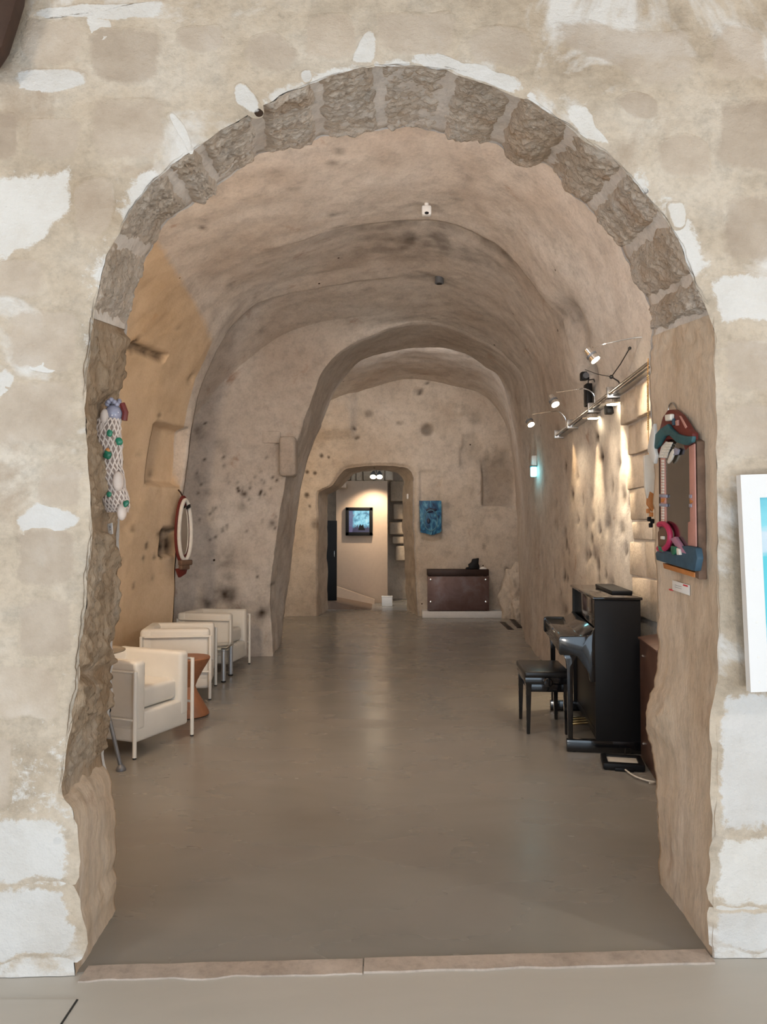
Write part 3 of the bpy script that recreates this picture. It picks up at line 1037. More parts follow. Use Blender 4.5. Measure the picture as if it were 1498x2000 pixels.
# rock buttress in the right hand corner of the back wall, and ledge at the right pier
def boulder(name, c, s, seed, parent, mat):
    b = bmesh.new()
    bmesh.ops.create_icosphere(b, subdivisions=5, radius=1.0)
    for v in b.verts:
        n = v.co.normalized()
        k = 1 + 0.28 * fbm(n, 1.3, 3, seed) + 0.05 * fbm(n, 5, 3, seed)
        v.co = Vector((n.x * s[0] * k + c[0], n.y * s[1] * k + c[1], max(-0.02, n.z * s[2] * k + c[2])))
    me = bpy.data.meshes.new(name)
    b.to_mesh(me)
    b.free()
    me.polygons.foreach_set('use_smooth', [True] * len(me.polygons))
    me.materials.append(mat)
    o = bpy.data.objects.new(name, me)
    COL.objects.link(o)
    o.parent = parent
    return o


boulder('boulder', (2.45, 13.95, 0.35), (0.26, 0.30, 0.60), 3.0, wall_back, M['back'])
boulder('boulder', (2.50, 13.75, 0.16), (0.17, 0.22, 0.30), 5.0, wall_back, M['back'])

# ashlar blocks laid into the right wall near the arch
blk = {}
zc = [(0.92, 1.225), (1.23, 1.50), (1.51, 1.655), (1.665, 1.905), (1.915, 2.165), (2.175, 2.41), (2.42, 2.66)]
for k, (z0, z1) in enumerate(zc):
    edge = 5.86 + 0.05 * math.sin(k * 2.1)
    y = edge
    ln = [0.40, 0.36, 0.42, 0.41, 0.40, 0.17, 0.38, 0.34][k]
    while y > 4.0:
        y2 = y - ln
        ym, zm = (y + y2) / 2, (z0 + z1) / 2
        xw = min(hall_x(ym, z0, False), hall_x(ym, z1, False), hall_x(y, zm, False), hall_x(y2, zm, False))
        mb = MB()
        mb.box((0, 0, 0), (0.14, ln - 0.010, z1 - z0 - 0.002), 0.010, 2)
        for v in mb.bm.verts:
            q = v.co + Vector((3 * k, ym, zm))
            v.co += Vector((0.012 * fbm(q, 5, 3, k), 0.010 * fbm(q, 6, 2, 3 + k), 0.010 * fbm(q, 6, 2, 7 + k)))
        o = mb.build('stone_block', M['cave_stone'], wall_right)
        o.location = (xw + 0.062, ym, zm)
        y = y2
        ln = [0.42, 0.44, 0.38, 0.36, 0.44, 0.40, 0.42, 0.40][(k + int(y * 10)) % 8]

# ------------------------------------------------------------------ floors and threshold
def slab(name, poly, z0, z1, mat, parent=None, bev=0.0):
    return MB().prism(poly, z0, z1, 'z', bev).build(name, mat, parent)


def FY(x):
    return FA + FB * x


struct(slab('floor', [(-3.4, FY(-3.4) + 0.02), (3.4, FY(3.4) + 0.02), (3.4, 15.0), (-3.4, 15.0)], -0.12, 0.0, M['floor_hall']))
struct(slab('floor', [(-4.4, -1.9), (4.4, -1.9), (4.4, FY(4.4) + 0.019), (-4.4, FY(-4.4) + 0.019)], -0.12, -0.002, M['floor_front']))
th = struct(bpy.data.objects.new('trim_1', None))
COL.objects.link(th)


def ragged(x0, x1, o0, o1, amp, seed):
    n = 60
    A = [(x0 + (x1 - x0) * i / n, FY(x0 + (x1 - x0) * i / n) + o0 + amp * fbm((x0 + (x1 - x0) * i / n, seed, 0), 7, 3)) for i in range(n + 1)]
    B = [(x0 + (x1 - x0) * i / n, FY(x0 + (x1 - x0) * i / n) + o1 + amp * 0.4 * fbm((x0 + (x1 - x0) * i / n, seed + 3, 0), 7, 3)) for i in range(n + 1)]
    return A + B[::-1]


slab('threshold_stone', ragged(-1.06, -0.075, -0.035, 0.055, 0.012, 1.0), -0.02, 0.004, M['threshold'], th)
slab('threshold_stone', ragged(-0.07, 1.20, -0.030, 0.055, 0.008, 2.0), -0.02, 0.006, M['threshold'], th)
tag(slab('floor_plate', [(-2.6, 0.6), (-1.025, 0.6), (-1.025, 2.515), (-2.6, 2.515)], -0.002, 0.003, M['floor_front']),
    'pale flush floor plate with a dark seam by the left wall foot', 'floor plate')
slab('seam', [(-2.6, 0.6), (-1.0195, 0.6), (-1.0195, 2.519), (-2.6, 2.519)], -0.002, 0.0006, M['black_foot'], bpy.data.objects['floor_plate'])

# shell of the entrance room (open to the daylight behind the camera)
struct(MB().box((0, 0.75, 4.55), (8.8, 5.0, 0.1)).build('ceiling_entrance', M['front']))
struct(MB().box((-4.35, 0.75, 2.2), (0.1, 5.0, 4.8)).build('wall_entrance_left', M['front']))
struct(MB().box((4.35, 0.75, 2.2), (0.1, 5.0, 4.8)).build('wall_entrance_right', M['front']))
struct(MB().box((0, -1.65, 3.65), (8.8, 0.2, 1.9)).build('wall_entrance_light_block', M['front']))  # unseen wall added to keep the daylight low

# ------------------------------------------------------------------ room behind the doorway
PART_Y = 16.9
struct(MB().box((-0.2, 18.2, 2.0), (6.5, 0.2, 4.4)).build('wall_far', M['back']))
struct(MB().box((-2.4, 16.8, 2.0), (0.2, 3.2, 4.4)).build('wall_far_left', M['back']))
struct(MB().box((1.6, 16.8, 2.0), (0.2, 3.2, 4.4)).build('wall_far_right', M['back']))
struct(MB().box((-0.2, 16.75, 3.95), (6.0, 3.4, 0.2)).build('ceiling_far', M['back']))
struct(slab('floor', [(-2.9, 15.001), (2.9, 15.001), (2.9, 18.3), (-2.9, 18.3)], -0.12, 0.0, M['floor_hall']))
M['white_base'] = plain('white_painted_plinth', (0.74, 0.74, 0.75), 0.6, vary=0.03)
M['partition'] = plain('painted_partition', (0.60, 0.46, 0.35), 0.8, vary=0.03)
M['ramp'] = plain('brown_ramp', (0.20, 0.13, 0.09), 0.5, vary=0.08)
pa, pb = at(656, 1180, PART_Y), at(757, 939, PART_Y)
part = struct(MB().box(((pa.x + pb.x) / 2, PART_Y + 0.08, pb.z / 2), (pb.x - pa.x, 0.16, pb.z), 0.01).build('wall_partition', M['partition']))
# stone lintel and blocks above and beside the partition
r2 = random.Random(3)
x = pa.x - 0.2
wall_far = bpy.data.objects['wall_far']
while x < pb.x + 0.1:
    w = r2.uniform(0.12, 0.26)
    mb = MB()
    mb.box((0, 0, 0), (w - 0.02, 0.16, 0.34 + r2.uniform(-.05, .05)), 0.03, 3)
    for v in mb.bm.verts:
        v.co += Vector([0.02 * fbm(v.co + Vector((x * 3, 0, 0)), 6, 2, k) for k in (1, 2, 3)])
    o = mb.build('stone_block', M['cave_stone'], wall_far)
    o.location = (x + w / 2, PART_Y + 0.14, pb.z + 0.16)
    x += w
for k, (px0, px1, py0, py1) in enumerate([(768, 792, 985, 1015), (760, 790, 1020, 1044), (766, 794, 1048, 1062), (762, 790, 940, 980), (772, 796, 1066, 1095)]):
    a, b = at(px0, py1, 17.9), at(px1, py0, 17.9)
    mb = MB()
    mb.box((0, 0, 0), (b.x - a.x, 0.5, b.z - a.z), 0.04, 3)
    o = mb.build('stone_block', M['cave_stone'], wall_far)
    o.location = ((a.x + b.x) / 2, 17.95, (a.z + b.z) / 2)
# small stone shelf box at the top left of the doorway
a, b = at(655, 953, 16.6), at(677, 944, 16.6)
mb = MB()
mb.box((0, 0, 0), (b.x - a.x, 0.5, b.z - a.z), 0.012)
o = mb.build('ventilation_box', M['partition'])
o.location = ((a.x + b.x) / 2, 16.75, (a.z + b.z) / 2)
tag(o, 'small beige ventilation box above the black panel behind the doorway', 'box')

# ramp with a stepped platform
rp = thing('ramp', 'low brown ramp with pale cheek behind the far doorway', 'ramp', (0, 0, 0))
MB().prism([(-1.9, 0.0), (-1.9, 0.16), (-1.06, 0.16), (-0.25, 0.0)], 15.45, 16.85, 'y').build('ramp_deck', M['ramp'], rp)
MB().prism([(-1.07, 0.16), (-1.07, 0.40), (-0.20, 0.10), (-0.20, 0.0), (-0.25, 0.0)], 16.70, 16.80, 'y').build('cheek', M['partition'], rp)

pn = thing('door_panel', 'tall matt black panel standing just inside the far doorway on the left', 'panel')
a, b = at(632, 1170, 15.75), at(658, 1017, 15.75)
o = MB().box((0, 0, 0), (b.x - a.x, 0.05, b.z - 0.162), 0.006).build('leaf', M['satin_black'], pn)
o.location = ((a.x + b.x) / 2, 15.75, (b.z + 0.162) / 2)
o = MB().tube([(0, -0.03, -0.06), (0, -0.05, -0.05), (0, -0.05, 0.05), (0, -0.03, 0.06)], 0.008).build('handle', M['steel'], pn)
o.location = (b.x - 0.05, 15.75, 1.15)

a, b = at(745, 1184, 16.2), at(767, 1165, 16.2)
wb = thing('box', 'small white cube box on the floor behind the far doorway', 'box', ((a.x + b.x) / 2, 16.25, 0.0))
MB().box((0, 0, 0.10), (0.23, 0.2, 0.20), 0.008).build('body', M['white_plastic'], wb)
MB().box((0, 0, 0.205), (0.24, 0.21, 0.016), 0.004).build('lid', M['white_plastic'], wb)

# television
tv = thing('television', 'black framed square television glowing with a blue picture', 'television', (0, 0, 0))
a, b = at(675, 1046, PART_Y - 0.05), at(728, 991, PART_Y - 0.05)
tc = ((a.x + b.x) / 2, PART_Y - 0.045, (a.z + b.z) / 2)
tw, thh = b.x - a.x, b.z - a.z


def screen_mat():
    t = NT('television_picture')
    tex = t.node('ShaderNodeTexCoord').outputs['Object']
    n = t.noise(tex, 9, 4, 0.6)
    c = t.ramp(n, [(0.30, (0.02, 0.05, 0.12)), (0.42, (0.12, 0.35, 0.50)), (0.52, (0.30, 0.72, 0.88)), (0.70, (0.55, 0.92, 1.0))])
    sx = t.node('ShaderNodeSeparateXYZ')
    t.link(tex, sx.inputs[0])
    low = t.ramp(t.math('ADD', t.math('MULTIPLY', sx.outputs['Z'], -2.6), t.math('MULTIPLY', n, 0.8)), [(0.62, 0.0), (0.75, 1.0)])
    c = t.mix(low, c, (0.03, 0.02, 0.06))
    left = t.ramp(t.math('ADD', t.math('MULTIPLY', sx.outputs['X'], -3.4), t.math('MULTIPLY', n, 0.7)), [(0.74, 0.0), (0.86, 0.9)])
    c = t.mix(left, c, (0.13, 0.11, 0.22))
    t.bsdf.inputs['Base Color'].default_value = (0.01, 0.01, 0.01, 1)
    t.link(c, t.bsdf.inputs['Emission Color'])
    t.bsdf.inputs['Emission Strength'].default_value = 0.85
    t.bsdf.inputs['Roughness'].default_value = 0.2
    return t.m


M['screen'] = screen_mat()
mb = MB()
bw = tw * 0.125
for cx_, cz_, sx_, sz_ in ((0, thh / 2 - bw / 2, tw, bw), (0, -thh / 2 + bw / 2 + 0.0, tw, bw), (-tw / 2 + bw / 2, 0, bw, thh), (tw / 2 - bw / 2, 0, bw, thh)):
    mb.box((cx_, 0, cz_), (sx_, 0.09, sz_), 0.008)
o = mb.build('frame', M['satin_black'], tv)
o.location = tc
o = MB().box((0, 0, 0), (tw - 2 * bw + 0.01, 0.03, thh - 2 * bw + 0.01)).build('screen', M['screen'], tv)
o.location = (tc[0], tc[1] - 0.01, tc[2])
# a figure in the picture, flat print on the screen
o = MB().prism([(-0.02, -0.2), (0.0, -0.1), (0.03, -0.06), (0.05, -0.1), (0.09, -0.06), (0.10, -0.12), (0.14, -0.2)], -0.027, -0.0255, 'y').build('picture_figure', M['satin_black'], tv)
o.location = (tc[0], tc[1], tc[2])

# far ceiling spotlight
fl = thing('far_spotlight', 'bright double spotlight over the television beyond the far doorway', 'spotlight')
p = at(735, 928, 16.3)
mb = MB()
mb.tube([(p.x, p.y, p.z + 0.05), (p.x, p.y + 0.1, 3.85)], 0.012)
mb.build('stem', M['grey_metal'], fl)
for dx in (-0.07, 0.07):
    d = Vector((dx * 0.4, -0.62, -0.75)).normalized()
    q = Vector((p.x + dx, p.y, p.z))
    mb = MB()
    mb.tube([q - d * 0.10, q - d * 0.03, q + d * 0.05, q + d * 0.052], [0.03, 0.06, 0.075, 0.06], 16)
    mb.build('housing', M['grey_metal'], fl)
    mb = MB()
    mb.tube([q + d * 0.053, q + d * 0.058], 0.062, 20)
    mb.build('bulb', M['bulb'], fl)
lamp('far_spotlight_beam', 'SPOT', (p.x, p.y - 0.1, p.z - 0.12), 130, WARM, radius=0.06, aim=(p.x - 0.1, PART_Y, 1.6), spot=95, blend=0.7)
# small lit fittings at the doorway
for k, (px, py) in enumerate([(795, 968)]):
    q = at(px, py, BY - 0.04)
    o = MB().box((0, 0, 0), (0.035, 0.03, 0.10), 0.006).build('wall_fitting', M['white_plastic'])
    o.location = (q.x + 0.02, q.y + 0.30, q.z)
    tag(o, 'tiny white fitting on the right side of the far doorway', 'fitting')

# ------------------------------------------------------------------ console, painting and figure at the back wall
def rust(name, c1, c2, c3):
    t = NT(name)
    n = t.noise(t.pos, 3.2, 8, 0.6, 0.5)
    t.link(t.ramp(n, [(0.3, c1), (0.52, c2), (0.72, c3)]), t.bsdf.inputs['Base Color'])
    t.bsdf.inputs['Roughness'].default_value = 0.42
    t.bsdf.inputs['Metallic'].default_value = 0.35
    return t.m


M['rust'] = rust('brown_steel_sheet', (0.10, 0.055, 0.05), (0.15, 0.095, 0.09), (0.20, 0.17, 0.19))
M['rust_dark'] = rust('dark_steel_sheet', (0.022, 0.010, 0.008), (0.035, 0.016, 0.012), (0.05, 0.026, 0.02))
M['cabinet_brown'] = rust('brown_cabinet_sheet', (0.085, 0.042, 0.030), (0.13, 0.07, 0.052), (0.17, 0.10, 0.08))


def console(t, w, h, d, y_panel0, mat, screws=True):
    """radiator console: dark shelf box on top, sheet panel held by four studs; local front at y=0, x centred"""
    hb = h * 0.135
    mb = MB()
    mb.box((0, d / 2, h - hb / 2), (w, d, hb), 0.006)
    mb.build('top', M['rust_dark'], t)
    mb = MB()
    mb.box((0, 0.012, (y_panel0 + h - hb) / 2 - 0.004), (w, 0.012, h - hb - y_panel0 - 0.010), 0.003)
    mb.build('panel', mat, t)
    for s in (-1, 1):
        MB().box((s * (w / 2 - 0.05), d / 2 + 0.02, (h - hb + 0.125) / 2), (0.05, d - 0.05, h - hb - 0.125), 0.004).build('upright', M['rust_dark'], t)
    if screws:
        for sx_ in (-1, 1):
            for z in (y_panel0 + 0.17, h - hb - 0.07):
                o = MB().lathe([(0.0, -0.016), (0.018, -0.013), (0.022, -0.004), (0.022, 0.006)], 14).build('stud', M['chrome'], t)
                o.rotation_euler = (-PI / 2, 0, 0)
                o.location = (sx_ * (w / 2 - 0.06), 0.004, z)
                o.rotation_euler = (-PI / 2, 0, 0)


cy = 13.86
a, b = at(835, 1193, cy), at(955, 1112, cy)
fc = thing('console', 'brown metal radiator console with four studs against the back wall', 'console', ((a.x + b.x) / 2, cy, 0.0))
console(fc, b.x - a.x, b.z, 0.26, a.z, M['rust'])
# white painted plinth behind and under it
struct(MB().box(((at(822, 0, 14.0).x + at(984, 0, 14.0).x) / 2, 14.04, 0.0625), (at(984, 0, 14.0).x - at(822, 0, 14.0).x, 0.34, 0.125), 0.008).build('baseboard_back', M['white_base']))

# blue painting
bpn = thing('painting', 'blue abstract painting with ragged lower edge right of the far doorway', 'painting')
a, b = at(819, 1040, 14.08), at(862, 978, 14.08)


def blue_mat():
    t = NT('blue_abstract_paint')
    tex = t.node('ShaderNodeTexCoord').outputs['Object']
    n = t.noise(t.mapping(tex, (1.0, 1, 0.6)), 5, 6, 0.55, 2.4)
    c = t.ramp(n, [(0.30, (0.006, 0.02, 0.07)), (0.45, (0.012, 0.09, 0.22)), (0.56, (0.03, 0.20, 0.38)), (0.70, (0.20, 0.45, 0.60))])
    t.link(c, t.bsdf.inputs['Base Color'])
    t.bsdf.inputs['Roughness'].default_value = 0.45
    return t.m


M['blue_art'] = blue_mat()
w, h = b.x - a.x, b.z - a.z
poly = [(-w / 2, h / 2), (w / 2, h / 2), (w / 2, -h / 2 + 0.03), (w * .42, -h / 2 - 0.01), (w * .3, -h / 2 - .02), (w * .18, -h / 2 - .04), (w * .05, -h / 2 - .05), (-w * .08, -h / 2 - .035), (-w * .2, -h / 2 - .02), (-w * .45, -h / 2)]
o = MB().prism(poly, -0.03, 0.02, 'y', 0.004).build('panel', M['blue_art'], bpn)
o.location = ((a.x + b.x) / 2, 14.10, (a.z + b.z) / 2)
# brush forms: dark oval strokes and pale swirl in thick paint
M['navy'] = plain('navy_paint', (0.005, 0.012, 0.05), 0.4)
M['pale_blue'] = plain('pale_blue_paint', (0.12, 0.33, 0.48), 0.45, vary=0.3)
mb = MB()
ring = [(w * (0.02 + 0.30 * math.cos(k * PI / 12)), -0.034, -h * 0.12 + h * 0.33 * math.sin(k * PI / 12)) for k in range(24)]
mb.tube(ring, 0.012, 6, closed=True)
o = mb.build('swirl', M['pale_blue'], bpn)
o.location = ((a.x + b.x) / 2, 14.10, (a.z + b.z) / 2)
for c_, s_ in (((-w * .02, -0.03, h * .19), (w * .17, 0.01, h * .08)), ((w * .16, -0.03, h * .21), (w * .14, 0.01, h * .05)), ((-w * .08, -0.03, -h * .14), (w * .08, 0.01, h * .09))):
    o = MB().ball(c_, s_).build('brush_stroke', M['navy'], bpn)
    o.location = ((a.x + b.x) / 2, 14.10, (a.z + b.z) / 2)

# black figure on the console
zc_ = at(835, 1112, cy).z
p = at(926, 1100, cy)
fg = thing('figurine', 'small angular black figurine standing on the back wall console', 'figurine', (p.x, cy + 0.10, zc_))
mb = MB()
mb.prism([(-0.10, 0), (0.10, 0), (0.11, 0.06), (0.09, 0.10), (0.10, 0.21), (0.05, 0.20), (-0.02, 0.19), (-0.04, 0.13), (-0.10, 0.09), (-0.09, 0.05)], -0.05, 0.05, 'y', 0.010)
mb.build('body', M['satin_black'], fg)
mb = MB()
mb.prism([(-0.16, 0), (-0.08, 0), (-0.08, 0.04), (-0.13, 0.035)], -0.04, 0.04, 'y', 0.006)
mb.build('foot', M['satin_black'], fg)
wp = thing('paper_cup_stack', 'small crumpled white paper lying right of the black figurine', 'paper', (p.x + 0.17, cy + 0.10, zc_))
wp.name = 'paper'
mb = MB()
mb.prism([(-0.07, 0.0), (0.07, 0.0), (0.065, 0.022), (0.01, 0.045), (-0.05, 0.03)], -0.05, 0.05, 'y', 0.004)
mb.build('sheet', M['paper'], wp)

# two dark slot grilles in the floor at the right corner of the back wall
for k, (x0, y0, x1, y1) in enumerate([(981, 1214, 998, 1229), (1000, 1209, 1016, 1226)]):
    D0, D1_ = EYE * FPX / (y0 - 1045), EYE * FPX / (y1 - 1045)
    A, B = at(x0, y0, D0), at(x1, y1, D1_)
    d = Vector((B.x - A.x, B.y - A.y, 0))
    g = thing('floor_grille', ['dark slot grille in the floor farther from the right corner boulder', 'dark slot grille in the floor right beside the corner boulder'][k], 'floor grille',
              ((A.x + B.x) / 2, (A.y + B.y) / 2, 0), math.atan2(d.y, d.x), 'floor slots by the boulder')
    MB().box((0, 0, 0.002), (d.length, 0.10, 0.006), 0.002).build('frame', M['rust_dark'], g)
    MB().box((0, 0, 0.006), (d.length - 0.06, 0.055, 0.004), 0.001).build('slot', M['satin_black'], g)

# ------------------------------------------------------------------ armchairs
def make_armchair(label):
    """cube armchair in a tube frame; local front edge on x = 0 facing +x, width along y"""
    W, Dp, H = 0.64, 0.66, 0.665
    t = thing('armchair', label, 'armchair', group='white cube armchairs')
    hw = W / 2
    r = 0.013

    def soft(c, s, name, bev):
        mb = MB()
        mb.box(c, s, bev, 4)
        for v in mb.bm.verts:
            v.co += Vector((0, 0, 0.006 * noise.noise(v.co * 6)))
        return mb.build(name, M['leather'], t)
    soft((-0.33, 0, 0.385), (0.54, W - 0.22, 0.155), 'seat_cushion', 0.035)
    for s in (-1, 1):
        soft((-0.315, s * (hw - 0.075), 0.42), (0.60, 0.105, 0.49), 'armrest', 0.032)
    soft((-0.595, 0, 0.43), (0.115, W - 0.03, 0.47), 'backrest', 0.035)
    mb = MB()
    mb.box((-0.33, 0, 0.20), (0.62, W - 0.05, 0.20), 0.022, 3)
    mb.build('base_panel', M['leather'], t)
    for sx_ in (0, 1):
        for s in (-1, 1):
            x = -0.005 if sx_ == 0 else -0.635
            mb = MB()
            y = s * (hw + 0.003)
            mb.tube([(x, y, 0.012), (x, y, 0.602)], 0.0145, 12)
            leg = mb.build('leg', M['white_tube'], t)
            MB().lathe([(0.013, 0.0), (0.014, 0.012), (0.012, 0.014)], 12, (x, y, 0)).build('foot', M['black_foot'], leg)
    for z in (0.595, 0.265):
        c = 0.05
        y = hw + 0.003
        mb = MB()
        mb.tube([(-0.005, -y, z), (-0.03, -y - 0.004, z), (-0.60, -y - 0.004, z), (-0.645, -y + c, z), (-0.645, y - c, z), (-0.60, y + 0.004, z), (-0.03, y + 0.004, z), (-0.005, y, z)], 0.0095, 10)
        mb.build('rail', M['white_tube'], t)
    return t


ch1 = make_armchair('white leather cube armchair nearest the arch, beside the round glass table')
ch1.location = (-1.595, 5.455, 0)
ch1.rotation_euler = (0, 0, math.radians(-22))
ch2 = dup(ch1, (-1.675, 7.33, 0), math.radians(8), 'middle white cube armchair between the hourglass stool and the square glass table')
ch3 = dup(ch1, (-1.66, 8.63, 0), math.radians(-9), 'white cube armchair farthest from the arch, behind the square glass table')

# hourglass stool
st = thing('stool', 'reddish wooden hourglass stool between the two nearest white armchairs', 'stool', (-1.69, 6.42, 0))
prof = [(0.165, 0.0), (0.185, 0.012), (0.18, 0.03), (0.13, 0.12), (0.085, 0.20), (0.066, 0.25), (0.085, 0.30), (0.13, 0.385), (0.185, 0.475), (0.19, 0.492), (0.185, 0.500)]
MB().lathe(prof[:6], 40).build('base', M['terracotta'], st)
MB().lathe(prof[5:], 40).build('seat', M['terracotta'], st)

# round glass table near the arch
bt = thing('round_table', 'small round glass table on thin grey legs behind the left jamb', 'table', (-1.975, 4.98, 0))
t_ = NT('smoked_glass')
t_.bsdf.inputs['Base Color'].default_value = (0.62, 0.55, 0.45, 1)
t_.bsdf.inputs['Transmission Weight'].default_value = 0.75
t_.bsdf.inputs['Roughness'].default_value = 0.05
M['smoked'] = t_.m
MB().lathe([(0.225, 0.0), (0.235, 0.004), (0.235, 0.008), (0.225, 0.012)], 48, (0, 0, 0.768)).build('table_top', M['smoked'], bt)
MB().tube([(0, 0, 0.44), (0, 0, 0.767)], 0.014, 12).build('stem', M['grey_metal'], bt)
for k in range(3):
    an = math.radians(-14 + 120 * k)
    c, s = math.cos(an), math.sin(an)
    mb = MB()
    mb.tube([(0.015 * c, 0.015 * s, 0.50), (0.145 * c, 0.145 * s, 0.395), (0.25 * c, 0.25 * s, 0.03)], 0.013, 10)
    lg = mb.build('leg', M['grey_metal'], bt)
    MB().ball((0.147 * c, 0.147 * s, 0.390), (0.024, 0.024, 0.026)).build('joint', M['satin_black'], lg)
    MB().lathe([(0.032, 0.0), (0.034, 0.01), (0.026, 0.026), (0.012, 0.04)], 16, (0.253 * c, 0.253 * s, 0)).build('foot', M['grey_metal'], lg)

# square glass side table
gt = thing('glass_table', 'low square clear glass table with silver legs between white armchairs', 'table', (-1.93, 8.02, 0))
MB().box((0, 0, 0.352), (0.56, 0.46, 0.012), 0.003).build('table_top', M['glass'], gt)
for sx_ in (-1, 1):
    for sy_ in (-1, 1):
        x, y = sx_ * 0.245, sy_ * 0.185
        lg = MB().lathe([(0.024, 0.018), (0.024, 0.33), (0.03, 0.335), (0.03, 0.346)], 16, (x, y, 0)).build('leg', M['silver_paint'], gt)
        MB().lathe([(0.022, 0.0), (0.026, 0.005), (0.026, 0.018)], 16, (x, y, 0)).build('foot', M['black_foot'], lg)

# ------------------------------------------------------------------ piano and bench
PYAW = math.radians(-7.45)
pi_ = thing('upright_piano', 'black upright piano with closed keyboard lid against the right wall', 'piano', (1.315, 5.335, 0), PYAW)
L = 1.30                     # local y along the keyboard, x from the player towards the wall
case_poly = [(0.185, 0.085), (0.515, 0.085), (0.515, 1.085), (0.195, 1.085)]
for y0 in (0.0, L - 0.035):
    MB().prism([(0.20, 0.08), (0.515, 0.08), (0.515, 1.088), (0.197, 1.088), (0.197, 0.62)], y0, y0 + 0.035, 'y', 0.003).build('side_panel', M['satin_black'], pi_)
    arm = [(-0.055, 0.70), (-0.045, 0.688), (0.03, 0.688), (0.075, 0.678), (0.13, 0.60), (0.155, 0.56), (0.165, 0.50), (0.20, 0.50), (0.20, 0.885), (0.17, 0.835), (0.145, 0.826), (-0.035, 0.826), (-0.05, 0.818), (-0.055, 0.80)]
    MB().prism(arm, y0, y0 + 0.05 if y0 == 0 else y0 + 0.035, 'y', 0.004).build('key_arm', M['lacquer'], pi_)
    leg = [(-0.02, 0.688), (0.075, 0.688), (0.052, 0.645), (0.044, 0.58), (0.040, 0.09), (0.006, 0.09), (0.002, 0.58), (-0.006, 0.645)]
    MB().prism(leg, y0 + (0.003 if y0 == 0 else -0.008), y0 + 0.043, 'y', 0.003).build('leg', M['lacquer'], pi_)
    MB().box((0.26, y0 + (0.025 if y0 == 0 else 0.012), 0.046), (0.53, 0.055, 0.085), 0.006).build('toe_block', M['lacquer'], pi_)
MB().box((0.225, L / 2, 0.955), (0.02, L - 0.07, 0.25), 0.003).build('front_panel', M['lacquer'], pi_)
MB().box((0.235, L / 2, 0.375), (0.02, L - 0.07, 0.56), 0.003).build('lower_panel', M['satin_black'], pi_)
MB().box((0.505, L / 2, 0.58), (0.015, L - 0.07, 1.0), 0.002).build('back_board', M['satin_black'], pi_)
MB().box((0.12, L / 2, 0.715), (0.33, L - 0.085, 0.05), 0.004).build('key_bed', M['lacquer'], pi_)
MB().prism([(-0.05, 0.735), (-0.05, 0.80), (-0.035, 0.815), (0.10, 0.815), (0.205, 0.875), (0.205, 0.735)], 0.052, L - 0.037, 'y', 0.004).build('keyboard_lid', M['lacquer'], pi_)
MB().box((0.235, L / 2, 0.085), (0.025, L - 0.07, 0.06), 0.003).build('bottom_rail', M['satin_black'], pi_)
MB().box((0.355, L / 2, 1.098), (0.345, L + 0.03, 0.020), 0.006).build('lid', M['lacquer'], pi_)
for k in range(3):
    mb = MB()
    y = L / 2 + (k - 1) * 0.075
    mb.tube([(0.24, y, 0.075), (0.18, y, 0.07), (0.12, y, 0.062), (0.10, y, 0.058)], [0.008, 0.009, 0.014, 0.012], 10)
    mb.build('pedal', M['brass'], pi_)
for sy_ in (0.03, L - 0.03):
    for x in (0.05, 0.45):
        MB().lathe([(0.022, 0.0), (0.022, 0.008)], 14, (x, sy_, 0)).build('caster', M['black_foot'], pi_)
# a flat black case lying on the lid
o = MB().box((0, 0, 0.014), (0.15, 0.80, 0.028), 0.006).build('case', M['satin_black'])
o.location = Vector((1.315, 5.335, 1.1085)) + Matrix.Rotation(PYAW, 3, 'Z') @ Vector((0.43, 0.62, 0))
o.rotation_euler = (0, 0, PYAW)
tag(o, 'flat matt black case lying on the piano lid by the wall', 'case')
o.name = 'flat_case'

bn = thing('piano_bench', 'black padded piano bench with tapered legs in front of the piano', 'bench', (1.29, 6.045, 0), math.radians(-3.3))
bw_, bl_ = 0.335, 0.52
mb = MB()
mb.box((0, 0, 0.465), (bw_ + 0.02, bl_ + 0.02, 0.05), 0.016, 3)
mb.build('seat_cushion', M['black_leather'], bn)
mb = MB()
mb.box((0, 0, 0.418), (bw_ + 0.008, bl_ + 0.008, 0.05), 0.004)
mb.build('apron', M['lacquer'], bn)
mb = MB()
mb.box((0, 0, 0.355), (bw_ - 0.05, bl_ - 0.05, 0.06), 0.004)
mb.build('lower_frame', M['lacquer'], bn)
for sx_ in (-1, 1):
    for sy_ in (-1, 1):
        b_ = bmesh.new()
        bmesh.ops.create_cube(b_, size=1.0)
        for v in b_.verts:
            k = 0.043 if v.co.z > 0 else 0.026
            v.co = Vector((sx_ * (bw_ / 2 - 0.024) + v.co.x * k + (sx_ * 0.004 if v.co.z < 0 else 0), sy_ * (bl_ / 2 - 0.024) + v.co.y * k, 0.0 if v.co.z < 0 else 0.394))
        bmesh.ops.bevel(b_, geom=b_.edges[:], offset=0.003, segments=2, affect='EDGES')
        mb = MB()
        mb._merge(b_)
        mb.build('leg', M['lacquer'], bn)
for sy_ in (-1, 1):
    o = MB().lathe([(0.030, 0.0), (0.036, 0.006), (0.036, 0.026), (0.028, 0.034), (0.0, 0.036)], 24).build('knob', M['lacquer'], bn)
    o.rotation_euler = (PI / 2 if sy_ < 0 else -PI / 2, 0, 0)
    o.location = (0.0, sy_ * (bl_ / 2 + 0.004), 0.410)

